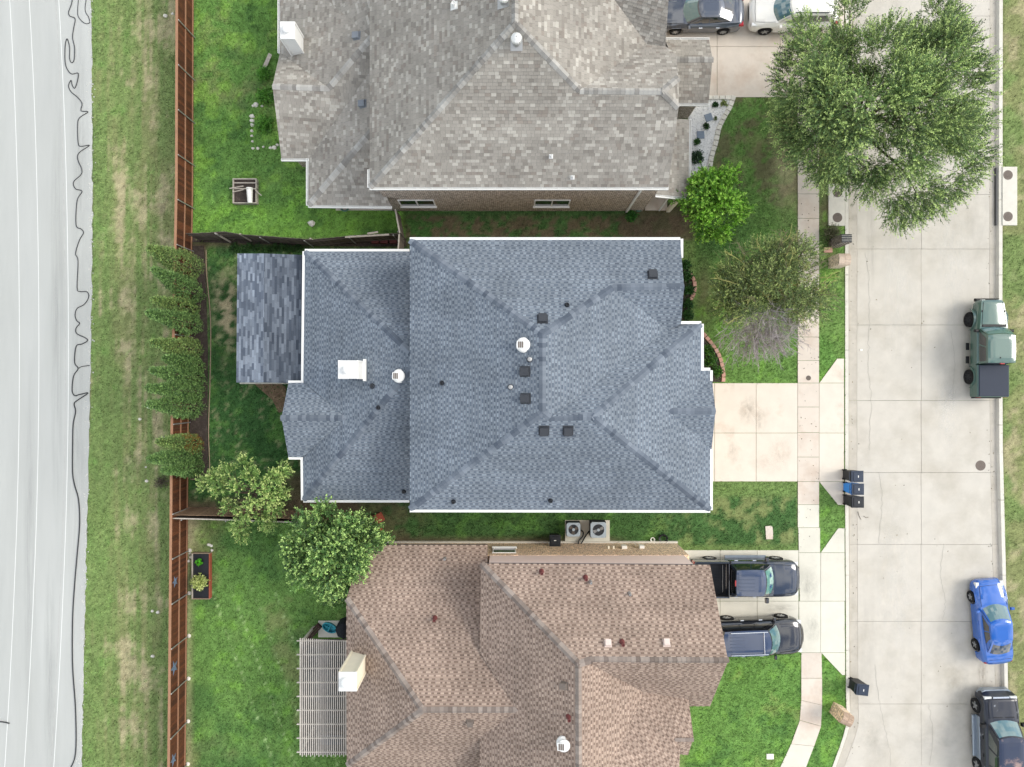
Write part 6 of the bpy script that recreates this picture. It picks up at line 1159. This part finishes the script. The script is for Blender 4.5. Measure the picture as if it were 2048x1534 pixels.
bin_(1108, 1076, .0, math.pi / 2, 'black_plastic', 'black_plastic', 'black storage bin against the brick wall beside the air conditioners', .95)
# ------------------------------------------------------------------ brick mailboxes
def mailbox(c, wx, wy, h, label, rz, arch, bmat):
    t = thing('brick_mailbox', label, 'mailbox', c, rz)
    if not arch:
        B().box(-wx / 2, wx / 2, -wy / 2, wy / 2, -.1, h).build('pillar', bmat, t, world=False); k = 0
        for i in range(5):
            for j in range(3): x0 = -wx / 2 + j * wx / 3 + .005; y0 = -wy / 2 + i * wy / 5; B().box(x0, x0 + wx / 3 - .01, y0 + .012, y0 + wy / 5 - .022, h, h + .05, bev=.006).build('cap_brick', 'dark_metal', t, world=False)
        B().box(-wx / 2 + .01, wx / 2 - .01, -wy / 2 + .01, wy / 2 - .01, h, h + .02).build('cap_mortar', 'stone_white', t, world=False)
    else:
        n = 12; pts = [(math.cos(math.pi * k / n) * wy / 2, h - wy / 2 * .75 + math.sin(math.pi * k / n) * wy / 2 * .75) for k in range(n + 1)]; b = B(); sec = [(wy / 2, -.1)] + pts + [(-wy / 2, -.1)]; m = len(sec)
        A0 = [(-wx / 2, y, z) for y, z in sec]; B0 = [(wx / 2, y, z) for y, z in sec]; b.poly(A0); b.poly(B0[::-1])
        for k in range(m): b.poly([A0[k], B0[k], B0[(k + 1) % m], A0[(k + 1) % m]])
        b.build('pillar', bmat, t, world=False)
        for k in range(n):      # arch of rowlock bricks, proud of the pillar
            (y0, z0), (y1, z1) = pts[k], pts[k + 1]; r = 1.06; cz = h - wy / 2 * .75; e = .02
            ya, yb_ = y0 + (y1 - y0) * .06, y1 - (y1 - y0) * .06; za, zb_ = z0 + (z1 - z0) * .06, z1 - (z1 - z0) * .06
            for xa, xb in ((-wx / 2 - .01, -.008), (.008, wx / 2 + .01)):
                q = [(xa, ya, za), (xb, ya, za), (xb, yb_, zb_), (xa, yb_, zb_)]; g = [(x, y * r, cz + (z - cz) * r + .01) for x, y, z in q]; B().hexa(q + g).build('arch_brick', 'brick_pale_plain' if bmat == 'brick_pale' else 'brick_tan_plain', t, world=False)
    B().box(wx / 2, wx / 2 + .03, -.12, .12, h * .62, h * .62 + .22).build('mailbox_door', 'dark_metal', t, world=False); return t
M('brick_pale_plain', srgb(200, 182, 164), .9, .12, 9, orand=.1); M('brick_tan_plain', srgb(172, 150, 130), .9, .15, 9, orand=.2)
mailbox(P(1668, 487.5), .56, .46, 1.5, 'square dark brick mailbox pillar with a white striped top', 0, False, 'brick_dark'); mailbox(P(1668, 526), .62, .62, 1.35, 'arched pale brick mailbox pillar beside the striped one', 0, True, 'brick_pale'); mailbox(P(1672, 1418), .60, .62, 1.4, 'arched mottled brick mailbox at the curving kerb', -.45, True, 'brick_tan')
# ------------------------------------------------------------------ air conditioners and wall clutter
M('ac_grey', srgb(160, 172, 180), .5, .05, 6)
def ac(x, y, w, h, label, blades, light):
    t = thing('air_conditioner', label, 'air conditioner', (x, y, .09)); B().box(-w / 2, w / 2, -w / 2, w / 2, 0, h - .05).build('casing', 'dark_metal', t, world=False); b = B()
    for k in range(16): z = .05 + k * (h - .15) / 16; b.box(-w / 2 - .008, w / 2 + .008, -w / 2 - .008, w / 2 + .008, z, z + .012)
    b.build('louvres', 'black_plastic', t, world=False)
    r = w * .38; n = 28; top = B(); hw = w / 2 + .01
    for k in range(n):
        a0, a1 = 2 * math.pi * k / n, 2 * math.pi * (k + 1) / n
        def sq(a): m = max(abs(math.cos(a)), abs(math.sin(a))); f = hw / m; f = min(f, hw * 1.28); return (math.cos(a) * f, math.sin(a) * f)
        o0, o1 = sq(a0), sq(a1); i0, i1 = (math.cos(a0) * r, math.sin(a0) * r), (math.cos(a1) * r, math.sin(a1) * r); top.poly([(*i0, h), (*o0, h), (*o1, h), (*i1, h)]); top.poly([(*o0, h), (*o0, h - .06), (*o1, h - .06), (*o1, h)]); top.poly([(*i0, h), (*i1, h), (*i1, h - .05), (*i0, h - .05)])
    top.build('top_panel', 'ac_grey', t, world=False); B().lathe([(r, h - .05), (r, h - .045)], n=28).build('fan_well', 'dark_metal', t, world=False)
    fb = B()
    for k in range(blades):
        a = 2 * math.pi * k / blades + .3; u_, v_ = Vector((math.cos(a), math.sin(a), 0)), Vector((-math.sin(a), math.cos(a), 0)); q = [u_ * .06 - v_ * .05, u_ * r * .92 - v_ * .06, u_ * r * .88 + v_ * .13, u_ * .08 + v_ * .07]; z = [h - .035, h - .035, h - .02, h - .02]; fb.hexa([(p.x, p.y, zz - .004) for p, zz in zip(q, z)] + [(p.x, p.y, zz) for p, zz in zip(q, z)])
    fb.build('fan_blades', 'galv' if light else 'iron', t, world=False); B().lathe([(.08, h - .03), (.08, h + .015), (.03, h + .02)], n=14).build('fan_hub', 'ac_grey', t, world=False); g = B()
    for k in range(1, 6): rr_ = r * k / 5.5; g.tube([(math.cos(j * 6.2832 / 24) * rr_, math.sin(j * 6.2832 / 24) * rr_, h + .005) for j in range(25)], .004, 4, cap=False)
    for k in range(8): a = k * math.pi / 4; g.tube([(.05 * math.cos(a), .05 * math.sin(a), h + .005), (math.cos(a) * r, math.sin(a) * r, h + .005)], .004, 4)
    g.build('grille', 'dark_metal', t, world=False)
ac(3.40, -8.08, .74, .66, 'smaller air conditioner with dark fan on the concrete pad', 3, False); ac(4.76, -8.07, .84, .80, 'larger air conditioner with bright fan blades on the concrete pad', 2, True)
tag(B().tube(catmull([(3.80, -8.2, .2), (4.0, -8.35, .15), (3.95, -8.6, .14), (3.75, -8.8, .2), (3.7, -8.94, .4)], 5), .035, 6).build('coolant_line', 'black_plastic', smooth=60), 'curved black coolant line behind the smaller air conditioner', 'pipe'); tag(B().tube(catmull([(4.34, -8.25, .2), (4.2, -8.45, .15), (4.05, -8.7, .14), (3.85, -8.94, .4)], 5), .035, 6).build('coolant_line', 'black_plastic', smooth=60), 'black coolant line from the larger air conditioner to the wall', 'pipe')
def coil(u, v, r, n, mat, label, name='hose_coil', cat='hose', z=.05, axis='Z'):
    c = P(u, v, z); b = B(); m = n * 20; b.tube([c + Vector((math.cos(k * 6.2832 / 20) * (r * (.6 + .4 * random.random() * .3 + .4 * ((k // 20) % 3) / 3)), math.sin(k * 6.2832 / 20) * r * (.7 + .3 * ((k // 20) % 3) / 3), .02 * (k / 20))) for k in range(m)], .018, 5); return tag(b.build(name, mat, smooth=60), label, cat)
M('hose_green', srgb(92, 128, 112), .5, .1, 9)
coil(1326, 1077, .27, 6, 'black_plastic', 'coiled black cable lying on grass by the brick wall', 'cable_coil', 'cable'); coil(1305, 1079, .13, 3, 'white_plastic', 'small white coil beside the black cable coil', 'cable_coil', 'cable'); coil(1277, 416, .24, 6, 'hose_green', 'green garden hose coil at the porch corner of the grey house'); coil(690, 415, .26, 6, 'hose_green', 'green garden hose coil on the rear patio of the grey house')
c = P(1540, 1513)
# ------------------------------------------------------------------ pergola
pg = thing('pergola', 'white slatted pergola attached behind the brown roofed house', 'pergola', P(645, 1392)); z = 2.62
for k in range(24):
    a = P(600.5 + k * 4.15, 1276 + .25 * k, z); c = P(599.5 + k * 4.15, 1510 + (3 if k % 2 else 0), z); B().box(a.x - .022, a.x + .022, c.y, a.y, z - .02, z + .02).build('slat', 'pergola_wood', pg)
for k in range(9):
    v_ = 1281 + k * 27.8; a, c = P(594, v_, z - .09), P(712, v_, z - .09); B().box(a.x, c.x, a.y - .02, a.y + .02, z - .14, z - .021).build('beam', 'pergola_wood', pg)
for u_, v_ in ((603, 1285), (603, 1500)): c = P(u_, v_, 2.4); B().box(c.x - .06, c.x + .06, c.y - .06, c.y + .06, 0, z - .18).build('post', 'pergola_wood', pg)
a, c = P(601, 1500, 2.35), P(604, 1284, 2.35); B().box(a.x, a.x + .06, a.y, c.y, z - .32, z - .181).build('header', 'pergola_wood', pg)
def chair(u, v, rz, label):
    t = thing('patio_chair', label, 'chair', P(u, v, 0) + Vector((0, 0, .05)), rz, 'patio chairs under the pergola'); B().box(-.24, .24, -.24, .24, .40, .45, bev=.015).build('seat', 'dark_metal', t, world=False); B().hexa([(-.26, -.23, .45), (-.22, -.23, .45), (-.22, .23, .45), (-.26, .23, .45), (-.34, -.23, .95), (-.30, -.23, .95), (-.30, .23, .95), (-.34, .23, .95)]).build('backrest', 'dark_metal', t, world=False)
    for x in (-.2, .2):
        for y in (-.2, .2): B().tube([(x, y, 0), (x, y, .4)], .02, 6).build('leg', 'dark_metal', t, world=False)
tt = thing('patio_table', 'dark round patio table under the pergola slats', 'table', P(655, 1345) + Vector((0, 0, .05))); B().lathe([(.62, .70), (.64, .72), (.62, .745)], n=28).build('table_top', 'dark_metal', tt, world=False); B().lathe([(.3, 0), (.28, .03), (.05, .06), (.04, .7)], n=14).build('pedestal', 'dark_metal', tt, world=False)
for k, lb in enumerate(('dark patio chair between the pergola table and the teal toy', 'dark patio chair between the pergola table and the house wall', 'dark patio chair on the side of the pergola table away from the toy', 'dark patio chair between the pergola table and the lawn')): a = (math.pi / 2, 0, -math.pi / 2, math.pi)[k]; c = P(655, 1345); chair(655 + 34 * math.cos(a), 1345 - 34 * math.sin(a), a + math.pi, lb)
tag(B().box(*sorted((P(617, 0).x, P(690, 0).x)), *sorted((P(0, 1402).y, P(0, 1292).y)), .051, .062).build('outdoor_rug', 'black_plastic'), 'dark outdoor rug under the pergola table', 'rug'); rocks_c = P(640, 1450)
for u_, v_, lb in ((668, 1470, 'dark storage bench under the south half of the pergola'),):
    c = P(u_, v_); t = thing('storage_bench', lb, 'bench', c + Vector((0, 0, .05))); B().box(-.6, .6, -.25, .25, 0, .45, bev=.02).build('chest', 'iron', t, world=False); B().box(-.62, .62, -.27, .27, .45, .5, bev=.01).build('lid', 'dark_metal', t, world=False)
# teal toy, covered grill, dark bench beside the pergola
M('teal_plastic', srgb(40, 150, 165), .4, .08, 6, col2=srgb(20, 96, 120), c2pos=(.5, .62)); c = P(661, 1253); t = thing('toy_boat', 'teal plastic water play tray on the small patio', 'toy', c + Vector((0, 0, .05)), -.45)
n = 20; ou = [(math.cos(k * 6.2832 / n) * .42, math.sin(k * 6.2832 / n) * .24) for k in range(n)]; b = B()
for k in range(n):
    (x0, y0), (x1, y1) = ou[k], ou[(k + 1) % n]; b.hexa([(x0 * .88, y0 * .85, 0), (x0, y0, 0), (x1, y1, 0), (x1 * .88, y1 * .85, 0), (x0 * .9, y0 * .87, .22), (x0 * 1.04, y0 * 1.05, .22), (x1 * 1.04, y1 * 1.05, .22), (x1 * .9, y1 * .87, .22)])
b.build('tray_wall', 'teal_plastic', t, world=False); B().prism([(x * .9, y * .88) for x, y in ou], .0, .05).build('tray_floor', 'teal_plastic', t, world=False); B().box(-.03, .03, -.2, .2, .05, .2).box(-.3, -.05, -.02, .02, .05, .18).build('divider', 'teal_plastic', t, world=False)
c = P(695, 1250); t = thing('covered_grill', 'grill under a black cover beside the brown eave', 'grill', c + Vector((0, 0, .05))); b = B(); R_ = [(.52, .0), (.50, .75), (.42, .95), (.12, 1.12)]; b.lathe(R_, n=8); b.build('cover', 'bed_liner', t, world=False); b = B()
for k in range(8): a = k * math.pi / 4; b.tube([(math.cos(a) * .505, math.sin(a) * .505, .75), (math.cos(a) * .12, math.sin(a) * .12, 1.12)], .012, 4)
b.build('cover_seam', 'black_plastic', t, world=False)
M('dark_timber', srgb(54, 34, 28), .7, .2, 9); a, c = P(617, 1274), P(643, 1246); t = thing('garden_bench', 'dark brown backless bench set diagonally beside the pergola', 'bench', a.lerp(c, .5), math.atan2(c.y - a.y, c.x - a.x)); L_ = (c - a).length / 2
for y in (-.12, 0, .12): B().box(-L_, L_, y - .05, y + .05, .40, .44, bev=.01).build('seat_plank', 'dark_timber', t, world=False)
for x in (-L_ + .12, L_ - .12): B().box(x - .04, x + .04, -.16, .16, 0, .40).build('leg', 'dark_timber', t, world=False)
# ------------------------------------------------------------------ litter
for pts, lb in ((((1718, 1024), (1720, 1032), (1724, 1040)), 'dry twig on the street below the bin trio'), (((1729, 1033), (1734, 1036), (1739, 1035)), 'short dry twig on the street beside the longer one')): tag(B().tube([P(*q) + Vector((0, 0, -.115)) for q in pts], .012, 5).build('twig', 'bark'), lb, 'twig')
c = P(1725, 700); b = B(); b.box(c.x - .09, c.x + .06, c.y - .04, c.y + .06, -.13, -.10, bev=.01); tag(b.build('litter', 'white_plastic'), 'scrap of white litter on the open street', 'litter')
M('crack_dark', srgb(146, 142, 133), .9, .1, 9)
def crack(pts, w, par, z):
    q = catmull([P(*p) for p in pts], 10); q = [p + Vector((random.gauss(0, .03), random.gauss(0, .03), 0)) for p in q]; ribbon(q, w, z, 'crack', 'crack_dark', par)
for pts in (((1733, 505), (1739, 560), (1741, 640), (1738, 720), (1744, 800), (1741, 900)), ((1752, 1330), (1760, 1400), (1770, 1450), (1781, 1500), (1784, 1534)), ((1890, 1090), (1884, 1150), (1893, 1200), (1888, 1242)), ((1760, 945), (1766, 1000), (1760, 1088)), ((1905, 660), (1912, 720), (1908, 800)), ((1860, 1410), (1868, 1470), (1862, 1534))): crack(pts, .012, STR['street'], -.1215)
b = B()
for i in range(320):
    if i < 220: u_ = random.choice((random.gauss(1708, 6), random.gauss(1985, 6), random.uniform(1700, 1990))); v_ = random.uniform(0, 1530); z_ = -.122
    else: u_, v_, z_ = random.uniform(1597, 1637), random.uniform(200, 1100), .041
    c = P(u_, v_); r = random.uniform(.012, .035); a = random.uniform(0, 6.28); b.poly([(c.x + math.cos(a + k * 1.57) * r * (1.6 if k % 2 else .8), c.y + math.sin(a + k * 1.57) * r * (1.6 if k % 2 else .8), z_ + .002 * (i % 5)) for k in range(4)], random.choice((srgb(92, 84, 60), srgb(120, 108, 80), srgb(70, 72, 50), srgb(84, 78, 70))))
tag(b.build('leaf_litter', 'twig'), 'scattered dry leaf litter on the street and sidewalk', 'leaf litter', kind='stuff')
